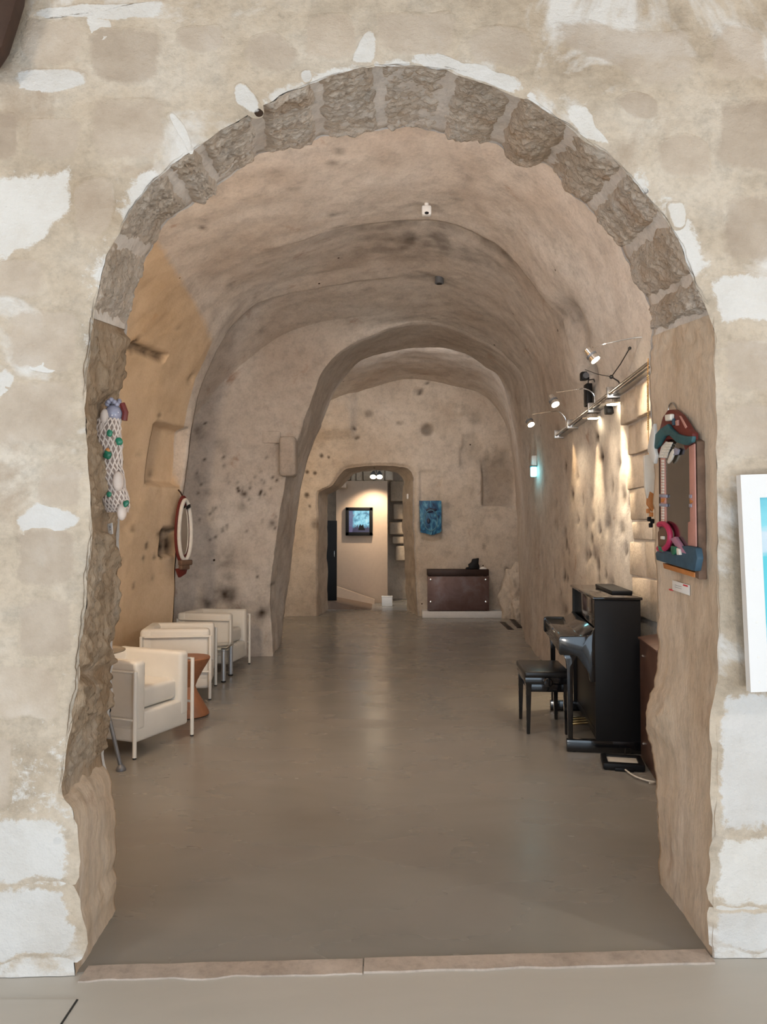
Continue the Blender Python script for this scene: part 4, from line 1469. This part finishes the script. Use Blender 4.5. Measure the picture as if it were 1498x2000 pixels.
# brown radiator cabinet against the right wall, nearest the arch
cab_yaw = math.radians(-9)
cb = thing('radiator_cabinet', 'brown metal radiator cabinet with sloping top between piano and arch', 'cabinet', (1.70, 4.60, 0), cab_yaw)
CL = 0.62
for y0 in (0, CL - 0.012):
    MB().prism([(0.012, 0.0), (0.14, 0.0), (0.14, 0.846), (0.012, 0.823)], y0, y0 + 0.012, 'y', 0.002).build('side_panel', M['cabinet_brown'], cb)
MB().box((0.006, CL / 2, 0.412), (0.012, CL, 0.82), 0.003).build('front_panel', M['cabinet_brown'], cb)
MB().prism([(-0.012, 0.822), (0.145, 0.850), (0.145, 0.864), (-0.012, 0.836)], -0.006, CL + 0.006, 'y', 0.002).build('top_panel', M['cabinet_brown'], cb)
for z in (0.12, 0.72):
    o = MB().lathe([(0.0, -0.008), (0.009, -0.006), (0.010, 0.004)], 12).build('stud', M['chrome'], cb)
    o.rotation_euler = (0, PI / 2, 0)
    o.location = (0.0, CL - 0.10, z)

# floor floodlight and its cable
f0 = thing('floodlight', 'flat black floor floodlight with a pale glass front beside the piano', 'floodlight', (1.605, 5.02, 0), math.radians(-12))
mb = MB()
for c, s in (((0, 0.10, 0.025), (0.26, 0.035, 0.04)), ((0, -0.10, 0.025), (0.26, 0.045, 0.044)), ((-0.115, 0, 0.025), (0.035, 0.22, 0.042)), ((0.115, 0, 0.025), (0.035, 0.22, 0.042))):
    mb.box(c, s, 0.006)
mb.build('frame', M['satin_black'], f0)
MB().box((0, 0, 0.022), (0.20, 0.17, 0.02), 0.002).build('glass_panel', M['ivory'], f0)
MB().box((0, -0.125, 0.012), (0.12, 0.02, 0.024), 0.004).build('bracket', M['satin_black'], f0)
mb = MB()
cpts = [(1.53, 4.86, 0.03), (1.545, 4.80, 0.012), (1.58, 4.74, 0.007), (1.64, 4.69, 0.007), (1.72, 4.65, 0.007)]
cpts = [at(1217, 1500, 4.92), at(1225, 1506, 4.86), at(1240, 1516, 4.76), at(1262, 1524, 4.68), at(1278, 1527, 4.66)]
cpts = [(p.x, p.y, max(0.006, p.z)) for p in cpts]
mb.tube([cr([Vector(q) for q in cpts], t * 0.25) for t in range(21)], 0.005, 8)
tag(mb.build('cable', M['cream_wire']), 'cream cable running from the black floodlight to the brown cabinet', 'cable')
mb = MB()
mb.tube([(1.665, 5.155, 0.02), (1.68, 5.20, 0.02), (1.70, 5.24, 0.05), (1.74, 5.27, 0.04)], 0.005, 8)
mb.build('lead', M['wire'])
tag(bpy.data.objects['lead'], 'thin black lead behind the floodlight near the piano foot', 'cable')

# ------------------------------------------------------------------ lighting rail on the right wall
RX, RZ = 1.76, 2.66
rl = thing('lighting_rail', 'long chrome lighting rail of parallel tubes along the right wall', 'lighting rail')
y0, y1 = 4.35, 7.95
zr0, zr1 = 2.70, 2.62


def rz_(y):
    return zr0 + (zr1 - zr0) * (y - 5.3) / (7.9 - 5.3)


def rx_(y):
    return 1.90 if False else 1.86 + 0.02 * (y - 5.3)


for k, (dx, dz) in enumerate([(-0.06, 0.0), (0.0, 0.045), (0.06, 0.0)]):
    MB().tube([(rx_(y0) + dx, y0, rz_(y0) + dz), (rx_(y1) + dx, y1, rz_(y1) + dz)], 0.017, 14).build('tube', M['chrome'], rl)
MB().prism([(-0.035, -0.020), (0.035, -0.020), (0.035, -0.010), (-0.035, -0.010)], 0, 1, 'y').build('tray', M['steel'], rl)
tr = [o for o in rl.children if o.name.startswith('tray')][0]
tr.data.transform(Matrix.Scale(y1 - y0, 4, (0, 1, 0)))
tr.location = (rx_(y0), y0, rz_(y0))
tr.rotation_euler = (math.atan2(rz_(y1) - rz_(y0), y1 - y0), 0, -math.atan2(rx_(y1) - rx_(y0), y1 - y0))
for y in (4.8, 5.9, 6.5, 7.3, 7.9):
    MB().box((rx_(y), y, rz_(y) + 0.01), (0.16, 0.03, 0.09), 0.006).build('clamp', M['steel'], rl)
    xw = hall_x(y, rz_(y), False)
    MB().tube([(rx_(y) + 0.06, y, rz_(y)), (xw + 0.03, y, rz_(y))], 0.010, 8).build('bracket', M['steel'], rl)
for y in (5.95, 6.55):        # dish downlights under the tray
    o = MB().lathe([(0.075, -0.075), (0.095, -0.070), (0.085, -0.045), (0.04, -0.036)], 24, (rx_(y) - 0.02, y, rz_(y))).build('downlight', M['chrome'], rl)
    MB().lathe([(0.015, -0.077), (0.048, -0.0765)], 24, (rx_(y) - 0.02, y, rz_(y))).build('bulb', M['bulb'], o)
lamp('rail_downlight_beam', 'SPOT', (rx_(5.95) - 0.03, 5.95, rz_(5.95) - 0.10), 150, (1.0, 0.82, 0.58), radius=0.05, aim=(1.90, 5.98, 0.9), spot=40, blend=0.5)
lamp('rail_downlight_beam', 'SPOT', (rx_(6.75) - 0.03, 6.75, rz_(6.75) - 0.10), 100, (1.0, 0.80, 0.52), radius=0.05, aim=(1.90, 6.78, 0.9), spot=40, blend=0.5)
lamp('rail_downlight_beam', 'SPOT', (rx_(7.55) - 0.03, 7.55, rz_(7.55) - 0.10), 25, (1.0, 0.72, 0.40), radius=0.05, aim=(1.92, 7.55, 0.9), spot=60, blend=0.8)

SPOTS = [(1158, 697, 5.30, 'chrome spotlight on a curved arm, highest of the three over the piano'),
         (1082, 785, 6.49, 'glowing spotlight on a curved arm, middle one of the rail'),
         (1035, 825, 7.60, 'glowing spotlight on a curved arm at the far end of the rail')]
for k, (px, py, D, lab) in enumerate(SPOTS):
    p = at(px, py, D)
    sp = thing('spotlight', lab, 'spotlight', group='spotlights on the rail')
    rx = rx_(D)
    zt = p.z + 0.085
    base = Vector((rx - 0.02, D, rz_(D) + 0.05))
    if k == 0:
        pts = [Vector((1.95, D - 0.15, p.z + 0.10)), Vector((1.80, D - 0.1, p.z + 0.115)), Vector((1.62, D, p.z + 0.10)), Vector((p.x, D, p.z + 0.07))]
    else:
        pts = [base, base + Vector((-0.01, 0, 0.08)), base + Vector((-0.08, 0, zt - base.z + 0.03)), Vector(((p.x + rx) / 2, D, zt + 0.025)), Vector((p.x + 0.02, D, zt))]
    mb = MB()
    mb.tube([cr(pts, (len(pts) - 1) * t / 20) for t in range(21)], 0.006, 8)
    mb.build('arm', M['chrome'], sp)
    d = Vector((0.30, -0.45, -0.80)).normalized() if k else Vector((0.55, -0.25, -0.80)).normalized()
    mb = MB()
    mb.tube([p - d * 0.075, p - d * 0.07, p - d * 0.03, p + d * 0.028, p + d * 0.03], [0.012, 0.026, 0.030, 0.042, 0.036], 20)
    h_ = mb.build('housing', M['chrome'], sp)
    mb = MB()
    mb.tube([p - d * 0.022, p - d * 0.008], 0.040, 20)
    mb.build('collar', M['grey_metal'], h_)
    mb = MB()
    mb.tube([p + d * 0.0305, p + d * 0.036], 0.034, 20)
    mb.build('bulb', M['bulb'], sp)
    lamp('spotlight_beam', 'SPOT', p + d * 0.06, 30, (1.0, 0.84, 0.62), radius=0.04, aim=p + d * 2, spot=75, blend=0.8)

# black wires, transformer, loudspeaker beside the rail
q0, q1, q2, q3 = at(1230, 680, 5.3), at(1194, 736, 5.6), at(1210, 757, 5.75), at(1143, 722, 6.3)
mb = MB()
mb.tube([(q0.x, q0.y, q0.z), ((q0.x + q1.x) / 2, 5.45, (q0.z + q1.z) / 2 - 0.01), (q1.x, q1.y, q1.z)], 0.004, 6)
mb.tube([q1, q1 + Vector((0.06, 0.02, -0.03)), q2 + Vector((0, 0, 0.03)), Vector((rx_(5.75) - 0.02, 5.75, rz_(5.75) + 0.04))], 0.006, 6)
mb.tube([q1, q1.lerp(q3, 0.5) + Vector((0, 0, -0.01)), q3], 0.003, 6)
mb.ball(q1, 0.016, 8)
mb.ball(q0.lerp(q1, 0.0), 0.012, 8)
tag(mb.build('wire', M['wire']), 'thin black branching wire above the chrome lighting rail', 'wire')
p = at(1152, 785, 6.6)
tf = thing('transformer', 'slim black upright transformer box behind the chrome rail', 'transformer', (rx_(6.6) - 0.05, 6.6, rz_(6.6) + 0.045))
MB().box((0, 0, 0.10), (0.055, 0.10, 0.20), 0.008).build('body', M['satin_black'], tf)
MB().tube([(0.0, 0, 0.19), (0.01, 0.02, 0.24), (0.06, 0.03, 0.25), (0.09, 0.03, 0.18), (0.10, 0.03, 0.06)], 0.006, 8).build('cord', M['wire'], tf)
p = at(1142, 735, 6.75)
xs = hall_x(6.75, p.z, False)
sk = thing('loudspeaker', 'small black cube loudspeaker high on the right wall above the rail', 'loudspeaker', (p.x, 6.75, p.z))
MB().box((0, 0, 0), (0.075, 0.075, 0.075), 0.008).build('body', M['satin_black'], sk)
MB().lathe([(0.012, 0.0), (0.028, 0.006), (0.028, 0.010)], 16, (0, 0, 0)).build('cone', M['grey_metal'], sk)
cn = sk.children[-1]
cn.rotation_euler = (PI / 2, 0, 0)
cn.location = (0, -0.037, 0)
MB().tube([(0, 0.0, 0.03), (0.02, 0, 0.07), (xs - p.x + 0.02, 0, 0.08)], 0.009, 8).build('bracket', M['satin_black'], sk)
p = at(1186, 806, 6.1)
jb = MB().box((rx_(6.1) + 0.03, 6.15, rz_(6.1) - 0.075), (0.10, 0.09, 0.08), 0.008).build('junction_box', M['satin_black'])
tag(jb, 'small black junction box under the chrome lighting rail', 'box')

# emergency lamp on the right pier
p = at(1046, 910, 9.40)
ex = hall_x(9.40, p.z, False)
el = thing('emergency_lamp', 'slim white wall lamp with a glowing cyan lower half', 'wall lamp', (ex, 9.40, p.z))
MB().box((-0.035, 0, 0.065), (0.06, 0.075, 0.13), 0.008).build('housing', M['white_plastic'], el)
MB().box((-0.045, 0, -0.006), (0.08, 0.09, 0.012), 0.003).build('shelf', M['teal'], el)
MB().box((-0.040, 0, -0.075), (0.07, 0.08, 0.125), 0.012).build('glow_panel', M['cyan_lamp'], el)
lamp('emergency_glow', 'POINT', (ex - 0.12, 9.35, p.z - 0.08), 1.2, (0.3, 0.88, 1.0), radius=0.05)

# white sensor and grey pipe stub on the vault
p = at(833, 412, 6.45)
sn = thing('sensor', 'small white sensor under the vault at the ceiling ridge', 'sensor', (p.x, 6.45, p.z))
zt = hall_top(p.x, 6.45)
MB().box((0, 0, 0), (0.085, 0.06, 0.085), 0.014, 3).build('housing', M['white_plastic'], sn)
MB().ball((0, -0.028, -0.03), (0.02, 0.01, 0.012), 8).build('lens', M['satin_black'], sn)
MB().lathe([(0.02, 0), (0.02, 1.0)], 12).build('mount', M['white_plastic'], sn)
mt = sn.children[-1]
mt.location = (0, 0, 0.035)
mt.scale = (1, 1, max(0.02, zt - p.z + 0.0))
p = at(858, 548, 8.2)
zt = hall_top(p.x, 8.2)
pp = thing('pipe_stub', 'short dark grey capped pipe stub poking from the vault', 'pipe', (p.x, 8.2, zt))
MB().lathe([(0.048, 0.05), (0.05, -0.07), (0.04, -0.075)], 20).build('pipe', M['grey_metal'], pp)
MB().lathe([(0.03, -0.078), (0.03, -0.072)], 16).build('cap', M['satin_black'], pp)

# ------------------------------------------------------------------ mirror on the right jamb
def jamb_frame():
    """matrix whose local x runs along the right jamb towards the hall, y into the wall, z up"""
    A = cr(FRONT, 45.0)
    B = cr(REAR, 45.0)
    ex_ = Vector((B.x - A.x, B.y - A.y, 0)).normalized()
    ey = Vector((ex_.y, -ex_.x, 0))
    return A, ex_, ey


JA, JX, JY = jamb_frame()


def jamb_px(px, py, off=0.0):
    """(s, z) on the right jamb plane for a photo pixel"""
    u = (px - 749) / FPX
    v = (1000 - py) / FPX
    d = Vector((u, math.cos(PITCH) - v * math.sin(PITCH), math.sin(PITCH) + v * math.cos(PITCH)))
    o = Vector((0, 0, EYE))
    P0 = JA - JY * off
    k = (P0 - o).dot(JY) / d.dot(JY)
    q = o + d * k
    return (q - P0).dot(JX), q.z


mr = thing('mirror', 'tall arched mirror in a painted wooden collage frame on the right jamb', 'mirror', (JA.x, JA.y, 0))
mr.rotation_euler = (0, 0, math.atan2(JX.y, JX.x))
# local: x along the jamb into the hall, z up; local -y... wall is on the right of +x => room side is +y after rotation
def J(px, py, off=0.0):
    s, z = jamb_px(px, py, off)
    return (s, z)


def plate(name, pix, d0, d1, mat, bev=0.003, parent=None):
    """plate from photo outline, between d0 and d1 in front of the jamb"""
    poly = [J(px, py, d1) for px, py in pix]
    return MB().prism(poly, d0, d1, 'y', bev).build(name, mat, parent or mr)


plate('back_board', [(1300, 840), (1310, 815), (1325, 820), (1348, 850), (1360, 862), (1362, 1120), (1287, 1095), (1286, 860)], 0.004, 0.020, M['brown_wood'])
plate('mirror_glass', [(1300, 868), (1350, 860), (1348, 1068), (1300, 1060)], 0.020, 0.0435, M['dim_mirror'], 0.0)
plate('crown', [(1286, 866), (1288, 838), (1294, 815), (1304, 801), (1314, 800), (1326, 810), (1334, 822), (1344, 838), (1352, 846), (1352, 866), (1338, 880), (1334, 868), (1312, 858), (1300, 858), (1290, 892), (1283, 890)], 0.020, 0.045, M['maroon'])
plate('frame_side', [(1345, 872), (1356, 866), (1359, 1068), (1343, 1066), (1343, 1020), (1347, 1018)], 0.041, 0.047, M['pink'])
plate('frame_edge', [(1355, 858), (1361, 862), (1365, 1132), (1357, 1128)], 0.004, 0.036, M['driftwood'])
plate('frame_side', [(1289, 894), (1298, 894), (1301, 1026), (1290, 1026)], 0.041, 0.047, M['pink'])
wv = plate('wave', [(1272, 872), (1276, 852), (1288, 838), (1303, 828), (1310, 838), (1322, 848), (1338, 852), (1352, 852), (1350, 864), (1338, 870), (1320, 864), (1306, 850), (1296, 852), (1284, 872), (1275, 880)], 0.045, 0.062, M['teal'], 0.004)
tl = plate('tile_strip', [(1285, 894), (1291, 872), (1300, 862), (1312, 866), (1306, 880), (1302, 895)], 0.045, 0.050, M['whitewash'])
for i in range(6):
    for j in range(2):
        u0, v0 = 1287 + i * 2.6 + j * 8 * (1 - i * .05), 889 - i * 5.2
        plate('tile', [(u0, v0 + 4), (u0 + 1.3, v0), (u0 + 7.2, v0 + 0.6), (u0 + 6.4, v0 + 4.4)], 0.050, 0.0535, M['ivory'], 0.0008, tl)
fr = [o for o in mr.children if o.name.startswith('frame_side')][1]
for i in range(22):
    v0 = 898 + i * 5.6
    if 966 < v0 < 986:
        continue
    plate('tile', [(1291.2, v0), (1296.2, v0), (1296.4, v0 + 4.4), (1291.4, v0 + 4.4)], 0.047, 0.050, M['ivory'], 0.0006, fr)
for v0 in (965, 983):
    plate('clip', [(1287, v0), (1301, v0 + 1), (1301, v0 + 7), (1287, v0 + 6)], 0.044, 0.052, M['lilac'], 0.002)
    plate('clip', [(1345, v0 + 1), (1350, v0 + 1), (1350, v0 + 8), (1345, v0 + 8)], 0.042, 0.050, M['lilac'], 0.002)
plate('knot', [(1290, 974), (1297, 974), (1294, 981), (1290, 981)], 0.044, 0.052, M['orange'], 0.002)
plate('knot', [(1346, 975), (1353, 980), (1347, 984)], 0.042, 0.050, M['orange'], 0.002)
plate('shell', [(1302, 902), (1308, 884), (1314, 876), (1316, 884), (1310, 898), (1304, 906)], 0.050, 0.060, M['ivory'], 0.003)
plate('shell', [(1310, 884), (1318, 874), (1325, 878), (1322, 888), (1312, 890)], 0.048, 0.058, M['lilac'], 0.003)
plate('whale_panel', [(1264, 880), (1266, 862), (1271, 840), (1276, 827), (1278, 850), (1276, 872), (1280, 890), (1277, 906), (1270, 896)], 0.05, 0.066, M['whitewash'], 0.003)
plate('knob', [(1297, 810), (1309, 808), (1308, 821), (1298, 823)], 0.045, 0.065, M['ivory'], 0.006)
plate('peg', [(1311, 818), (1315, 817), (1316, 830), (1312, 831)], 0.045, 0.054, M['denim'], 0.002)
plate('peg', [(1318, 822), (1323, 820), (1323, 831), (1319, 832)], 0.045, 0.054, M['pink'], 0.002)
plate('crown_stripe', [(1326, 812), (1329, 812), (1341, 834), (1338, 837)], 0.045, 0.049, M['pink'], 0.001)
# ring, fins and shells at the foot
mb = MB()
rg = []
for k in range(24):
    an = PI * 0.62 - k / 23 * PI * 1.25
    rg.append(J(1292 + 16 * math.cos(an), 1048 - 25 * math.sin(an), 0.06))
mb.tube([(s, 0.058, z) for s, z in rg], 0.012, 8)
mb.build('crimson_arc', M['magenta'], mr)
plate('porthole', [(1285, 1068), (1284, 1040), (1292, 1026), (1302, 1034), (1306, 1056), (1300, 1072), (1291, 1074)], 0.042, 0.052, M['driftwood'], 0.003)
plate('pearl', [(1289, 1047), (1295, 1047), (1295, 1054), (1289, 1053)], 0.052, 0.062, M['ivory'], 0.003)
plate('fin', [(1308, 1052), (1318, 1048), (1340, 1082), (1326, 1078)], 0.045, 0.060, M['mauve'], 0.003)
plate('sea', [(1279, 1080), (1286, 1072), (1310, 1078), (1330, 1066), (1345, 1066), (1358, 1070), (1361, 1090), (1356, 1116), (1340, 1112), (1300, 1100), (1281, 1094)], 0.030, 0.058, M['denim'], 0.006)
plate('leaf', [(1310, 1066), (1318, 1068), (1320, 1080), (1313, 1084), (1309, 1078)], 0.058, 0.070, M['green'], 0.003)
plate('leaf', [(1284, 1066), (1292, 1070), (1293, 1078), (1286, 1076)], 0.058, 0.070, M['green'], 0.003)
plate('shell', [(1320, 1070), (1325, 1072), (1327, 1084), (1321, 1084)], 0.058, 0.070, M['ivory'], 0.003)
plate('foot_board', [(1294, 1100), (1356, 1118), (1356, 1128), (1296, 1110)], 0.010, 0.040, M['orange'], 0.002)
mb = MB()
pts = [J(1314, 803), J(1316, 792), J(1322, 787), J(1329, 794), J(1338, 818), J(1345, 838)]
mb.tube([cr([Vector((s, 0.02, z)) for s, z in pts], t * 0.25) for t in range(21)], 0.003, 6)
mb.build('hanging_loop', M['steel'], mr)

# exhibit card under it
cd = thing('exhibit_card', 'small white card with red marks under the collage mirror', 'card', (JA.x, JA.y, 0), math.atan2(JX.y, JX.x))
plate('card', [(1313, 1133), (1346, 1143), (1346, 1163), (1313, 1152)], 0.004, 0.007, M['paper'], 0.0005, cd)
plate('red_mark', [(1334, 1141), (1343, 1143.6), (1343, 1146.5), (1334, 1144)], 0.007, 0.0076, M['red'], 0.0001, cd)
for v0 in (1142, 1146):
    plate('print_line', [(1318, v0), (1331, v0 + 3.8), (1331, v0 + 4.6), (1318, v0 + .8)], 0.007, 0.0074, M['ink'], 0.0001, cd)
plate('red_tab', [(1306, 1150), (1314, 1151.5), (1314, 1154), (1307, 1153)], 0.004, 0.0065, M['red'], 0.0001, cd)

# ornament on a chain behind the right jamb
oy = 3.55
orn = thing('hanging_ornament', 'pale driftwood ornament with orange foot hanging on a chain behind the mirror', 'ornament')


def oplate(name, pix, d0, d1, mat, bev=0.003):
    poly = [(at(px, py, oy).x, at(px, py, oy).z) for px, py in pix]
    return MB().prism(poly, oy + d0, oy + d1, 'y', bev).build(name, mat, orn)


oplate('board', [(1257, 890), (1277, 885), (1280, 930), (1276, 965), (1268, 960), (1264, 975), (1259, 950)], -0.01, 0.012, M['ivory'])
oplate('foot', [(1264, 965), (1276, 945), (1279, 985), (1274, 1000), (1263, 985)], -0.008, 0.010, M['orange'])
for k, (px, py) in enumerate([(1266, 998), (1272, 1005), (1268, 1014), (1274, 1018), (1271, 1026)]):
    q = at(px, py, oy)
    mb = MB()
    mb.box((0, 0, 0), (0.018, 0.016, 0.022), 0.004)
    o = mb.build('bead', M['orange'] if k < 2 else M['satin_black'], orn)
    o.location = q
mb = MB()
q0, q1 = at(1266, 838, oy), at(1265, 735, oy)
for k in range(26):
    q = q0.lerp(q1, k / 25)
    mb.ball(q, (0.005, 0.005, 0.008), 5)
q = q0.lerp(q1, 0)
mb.tube([at(1267, 890, oy), q0, q1, at(1266, 700, oy)], 0.0022, 6)
mb.build('chain', M['brass'], orn)

# ------------------------------------------------------------------ net covered driftwood on the left jamb
nx, ny = -1.05, 2.84
net = thing('net_sculpture', 'pale netted driftwood hanging with green shells on the left jamb', 'sculpture')
path_px = [(214, 818), (210, 845), (214, 872), (212, 905), (216, 930), (222, 960), (228, 985), (230, 1000)]
path = [at(px, py, ny + 0.02 * i / 7) for i, (px, py) in enumerate(path_px)]
path = [Vector((p.x, p.y, p.z)) for p in path]
rad = [0.036, 0.046, 0.044, 0.045, 0.047, 0.044, 0.040, 0.034]
nseg, nn = 56, 28
verts, faces = [], []
for i in range(nseg + 1):
    t = 7 * i / nseg
    c = cr(path, t)
    k = min(int(t), 6)
    r = rad[k] + (rad[k + 1] - rad[k]) * (t - k)
    for j in range(nn):
        an = 2 * PI * j / nn
        rr = r * (1 + 0.22 * fbm((math.cos(an), math.sin(an), t * 0.9), 1.6, 3, 2.0))
        verts.append(c + Vector((rr * math.cos(an), rr * 0.8 * math.sin(an), 0)))
for i in range(nseg):
    for j in range(nn):
        A, B = i * nn + j, i * nn + (j + 1) % nn
        faces.append((A, B, B + nn, A + nn))
faces.append(list(range(nn))[::-1])
faces.append([nseg * nn + j for j in range(nn)])
link_mesh('driftwood', verts, faces, M['pale_drift'], net)
mb = MB()
for s in (-1, 1):
    for k in range(16):
        pts = []
        for i in range(0, nseg + 1, 2):
            j = (k * nn / 16 + s * i * 0.30) % nn
            a_, b_ = verts[i * nn + int(j)], verts[i * nn + (int(j) + 1) % nn]
            p = a_.lerp(b_, j - int(j))
            c = cr(path, 7 * i / nseg)
            pts.append(p + (p - c).normalized() * 0.003)
        mb.tube(pts, 0.0032, 5)
nt_ = mb.build('netting', M['net'], net)
nt_['kind'] = 'stuff'
for px, py, mat_, s in [(214, 846, 'green', .012), (233, 862, 'green', .014), (210, 888, 'green', .016), (209, 880, 'orange', .010), (213, 965, 'green', .010), (246, 984, 'green', .012)]:
    q = at(px, py, ny - 0.045)
    mb = MB()
    mb.ball((0, 0, 0), (s, s * 0.5, s * 1.1), 8)
    for v in mb.bm.verts:
        v.co *= 1 + 0.35 * noise.noise(v.co * 70 + Vector((px, py, 0)))
    mb.build('shell', M[mat_], net).location = q
for px, py, s in [(201, 838, .020), (205, 815, .022), (231, 940, .026), (238, 1000, .022)]:
    q = at(px, py, ny - 0.02)
    MB().ball((q.x, q.y, q.z), (s * 0.8, s, s * 1.5), 8).build('pebble', M['net'], net)
q = at(222, 808, ny)
MB().ball((q.x, q.y, q.z), (0.034, 0.03, 0.035), 10).build('glass_float', M['lilac'], net)
mb = MB()
for k in range(12):
    an = 2 * PI * k / 12
    mb.ball((q.x + 0.022 * math.cos(an), q.y - 0.005 + 0.02 * math.sin(an), q.z + 0.042 + 0.008 * math.sin(3 * an)), 0.0095, 6)
mb.build('bead_crown', M['lilac'], net)
mb = MB()
c0 = at(238, 806, ny)
mb.tube([c0 + Vector((0, 0, 0.035)), c0 + Vector((0.014, 0, 0.0)), c0 + Vector((0.010, 0, -0.03))], 0.012, 8)
mb.build('maroon_band', M['maroon'], net)
mb = MB()
mb.tube([(-1.062, 2.87, at(0, 790, 2.87).z), (-1.066, 2.89, 1.95), (-1.066, 2.90, 1.66)], 0.014, 8)
mb.build('back_batten', M['satin_black'], net)

# clear tag below
tg = thing('exhibit_tag', 'small clear tag with dark print below the netted driftwood', 'tag')
a, b = at(204, 1044, 2.93), at(215, 1022, 2.93)
mb = MB()
mb.box((0, 0, 0), (0.030, 0.003, b.z - a.z), 0.0008)
o = mb.build('card', M['white_plastic'], tg)
o.location = ((a.x + b.x) / 2 + 0.012, 2.93, (a.z + b.z) / 2)
o.rotation_euler = (0, math.radians(-8), math.radians(-35))
for dz in (0.010, 0.004, -0.004):
    o2 = MB().box((0.002, -0.0022, dz), (0.010, 0.001, 0.003)).build('print_line', M['ink'], tg)
    o2.location = o.location
    o2.rotation_euler = o.rotation_euler

# ------------------------------------------------------------------ oval mirror on the left rib
oyv = 8.10
c = at(361, 1035, oyv)
om = thing('oval_mirror', 'slim oval mirror in a white ring frame on the left rib', 'mirror', (c.x, oyv, c.z), math.radians(70))
a0, b0 = at(348, 1100, oyv), at(374, 970, oyv)
hw_, hh_ = 0.15, (b0.z - a0.z) / 2


def oval(k, n=40, sx=1.0, sz=1.0):
    an = 2 * PI * k / n
    z = math.sin(an)
    return (hw_ * 0.95 * sx * math.cos(an) * (1 - 0.12 * z), hh_ * sz * z)


MB().prism([oval(k, sx=1.02, sz=1.04) for k in range(40)], 0.012, 0.035, 'y', 0.006).build('back_board', M['maroon'], om)
MB().prism([oval(k, sx=0.55, sz=0.75) for k in range(40)], 0.005, 0.022, 'y').build('mirror_glass', M['mirror'], om)
mb = MB()
mb.tube([(oval(k, sx=0.78, sz=0.90)[0], -0.005, oval(k, sx=0.78, sz=0.90)[1]) for k in range(40)], 0.022, 10, closed=True)
mb.build('ring', M['whitewash'], om)
mb = MB()
mb.box((0, -0.01, -hh_ * 0.98), (hw_ * 1.3, 0.06, 0.06), 0.012)
mb.box((-0.02, -0.01, -hh_ * 1.12), (hw_ * 1.0, 0.05, 0.05), 0.012)
mb.build('foot_block', M['driftwood'], om)
MB().prism([(-hw_ * 0.9, -hh_ * 1.15), (hw_ * 0.5, -hh_ * 1.12), (hw_ * 0.2, -hh_ * 1.32), (-hw_ * 0.5, -hh_ * 1.42)], 0.0, 0.03, 'y', 0.004).build('pendant', M['maroon'], om)
MB().prism([(-0.01, hh_ * 0.62), (0.05, hh_ * 0.68), (0.045, hh_ * 0.78), (0.01, hh_ * 0.72)], -0.04, -0.015, 'y', 0.003).build('dark_chip', M['satin_black'], om)
MB().tube([(0, 0.03, hh_ * 1.0), (-0.04, 0.03, hh_ * 1.12), (-0.07, 0.04, hh_ * 1.2)], 0.008, 8).build('hook', M['brown_wood'], om)

# ------------------------------------------------------------------ white framed picture on the front wall
pw, ph = 0.86, 0.785
pc = on_plane(1442, 928, FA - 0.065, FB)
pf = thing('picture', 'large white framed sea picture leaning off the right wall', 'picture')
pf.location = pc
pf.rotation_euler = (math.radians(0), math.radians(-1.9), math.atan(FB))
fwid = 0.085
mb = MB()
for cx_, cz_, sx_, sz_ in ((pw / 2, -fwid / 2, pw, fwid), (pw / 2, -ph + fwid / 2, pw, fwid), (fwid * 0.40, -ph / 2, fwid * 0.8, ph - 2 * fwid), (pw - fwid * 0.4, -ph / 2, fwid * 0.8, ph - 2 * fwid)):
    mb.box((cx_, 0, cz_), (sx_, 0.030, sz_))
mb.build('frame', M['white_plastic'], pf)


def sea_mat():
    t = NT('sea_print')
    tex = t.node('ShaderNodeTexCoord').outputs['Object']
    sx = t.node('ShaderNodeSeparateXYZ')
    t.link(tex, sx.inputs[0])
    n = t.noise(t.mapping(tex, (2, 1, 7)), 2.2, 5, 0.55)
    f = t.math('ADD', t.math('MULTIPLY', sx.outputs['Z'], -1.15), t.math('MULTIPLY', t.math('SUBTRACT', n, 0.5), 0.16))
    c = t.ramp(f, [(0.10, (0.16, 0.55, 0.66)), (0.20, (0.24, 0.66, 0.76)), (0.235, (0.62, 0.72, 0.80)), (0.32, (0.55, 0.70, 0.80)), (0.345, (0.10, 0.58, 0.68)), (0.62, (0.12, 0.60, 0.72)), (0.66, (0.35, 0.72, 0.80)), (0.85, (0.18, 0.50, 0.66))])
    t.link(c, t.bsdf.inputs['Base Color'])
    t.bsdf.inputs['Roughness'].default_value = 0.3
    return t.m


M['sea'] = sea_mat()
MB().box((pw / 2, 0.004, -ph / 2), (pw - 0.12, 0.02, ph - 0.14)).build('print', M['sea'], pf)
for z in (-0.065, -0.165, -0.345, -0.535, -0.66, -0.75):
    o = MB().lathe([(0.0, 0.0), (0.005, 0.001), (0.0055, 0.003)], 12).build('screw', M['paper'], pf)
    o.rotation_euler = (-PI / 2, 0, 0)
    o.location = (0.034, -0.0165, z)
for k, x in enumerate((0.10, pw - 0.10)):
    MB().box((x, 0.038, -0.10), (0.03, 0.05, 0.03), 0.004).build('spacer', M['white_plastic'], pf)
    MB().box((x, 0.038, -ph + 0.10), (0.03, 0.05, 0.03), 0.004).build('spacer', M['white_plastic'], pf)

# unidentified dark shape in the upper corner, modelled as a timber end
tb = thing('dark_corner_shape', 'unidentified dark brown shape modelled as a timber end, upper left', 'timber')
mb = MB()
pts = [at(-90, -60, 2.56), at(48, -60, 2.56), at(40, 0, 2.56), at(26, 45, 2.56), at(10, 95, 2.56), at(-10, 126, 2.56), at(-90, 120, 2.56)]
mb.prism([(p.x, p.z) for p in pts], 2.54, 2.60, 'y', 0.014)
mb.build('dark_shape', M['brown_wood'], tb)
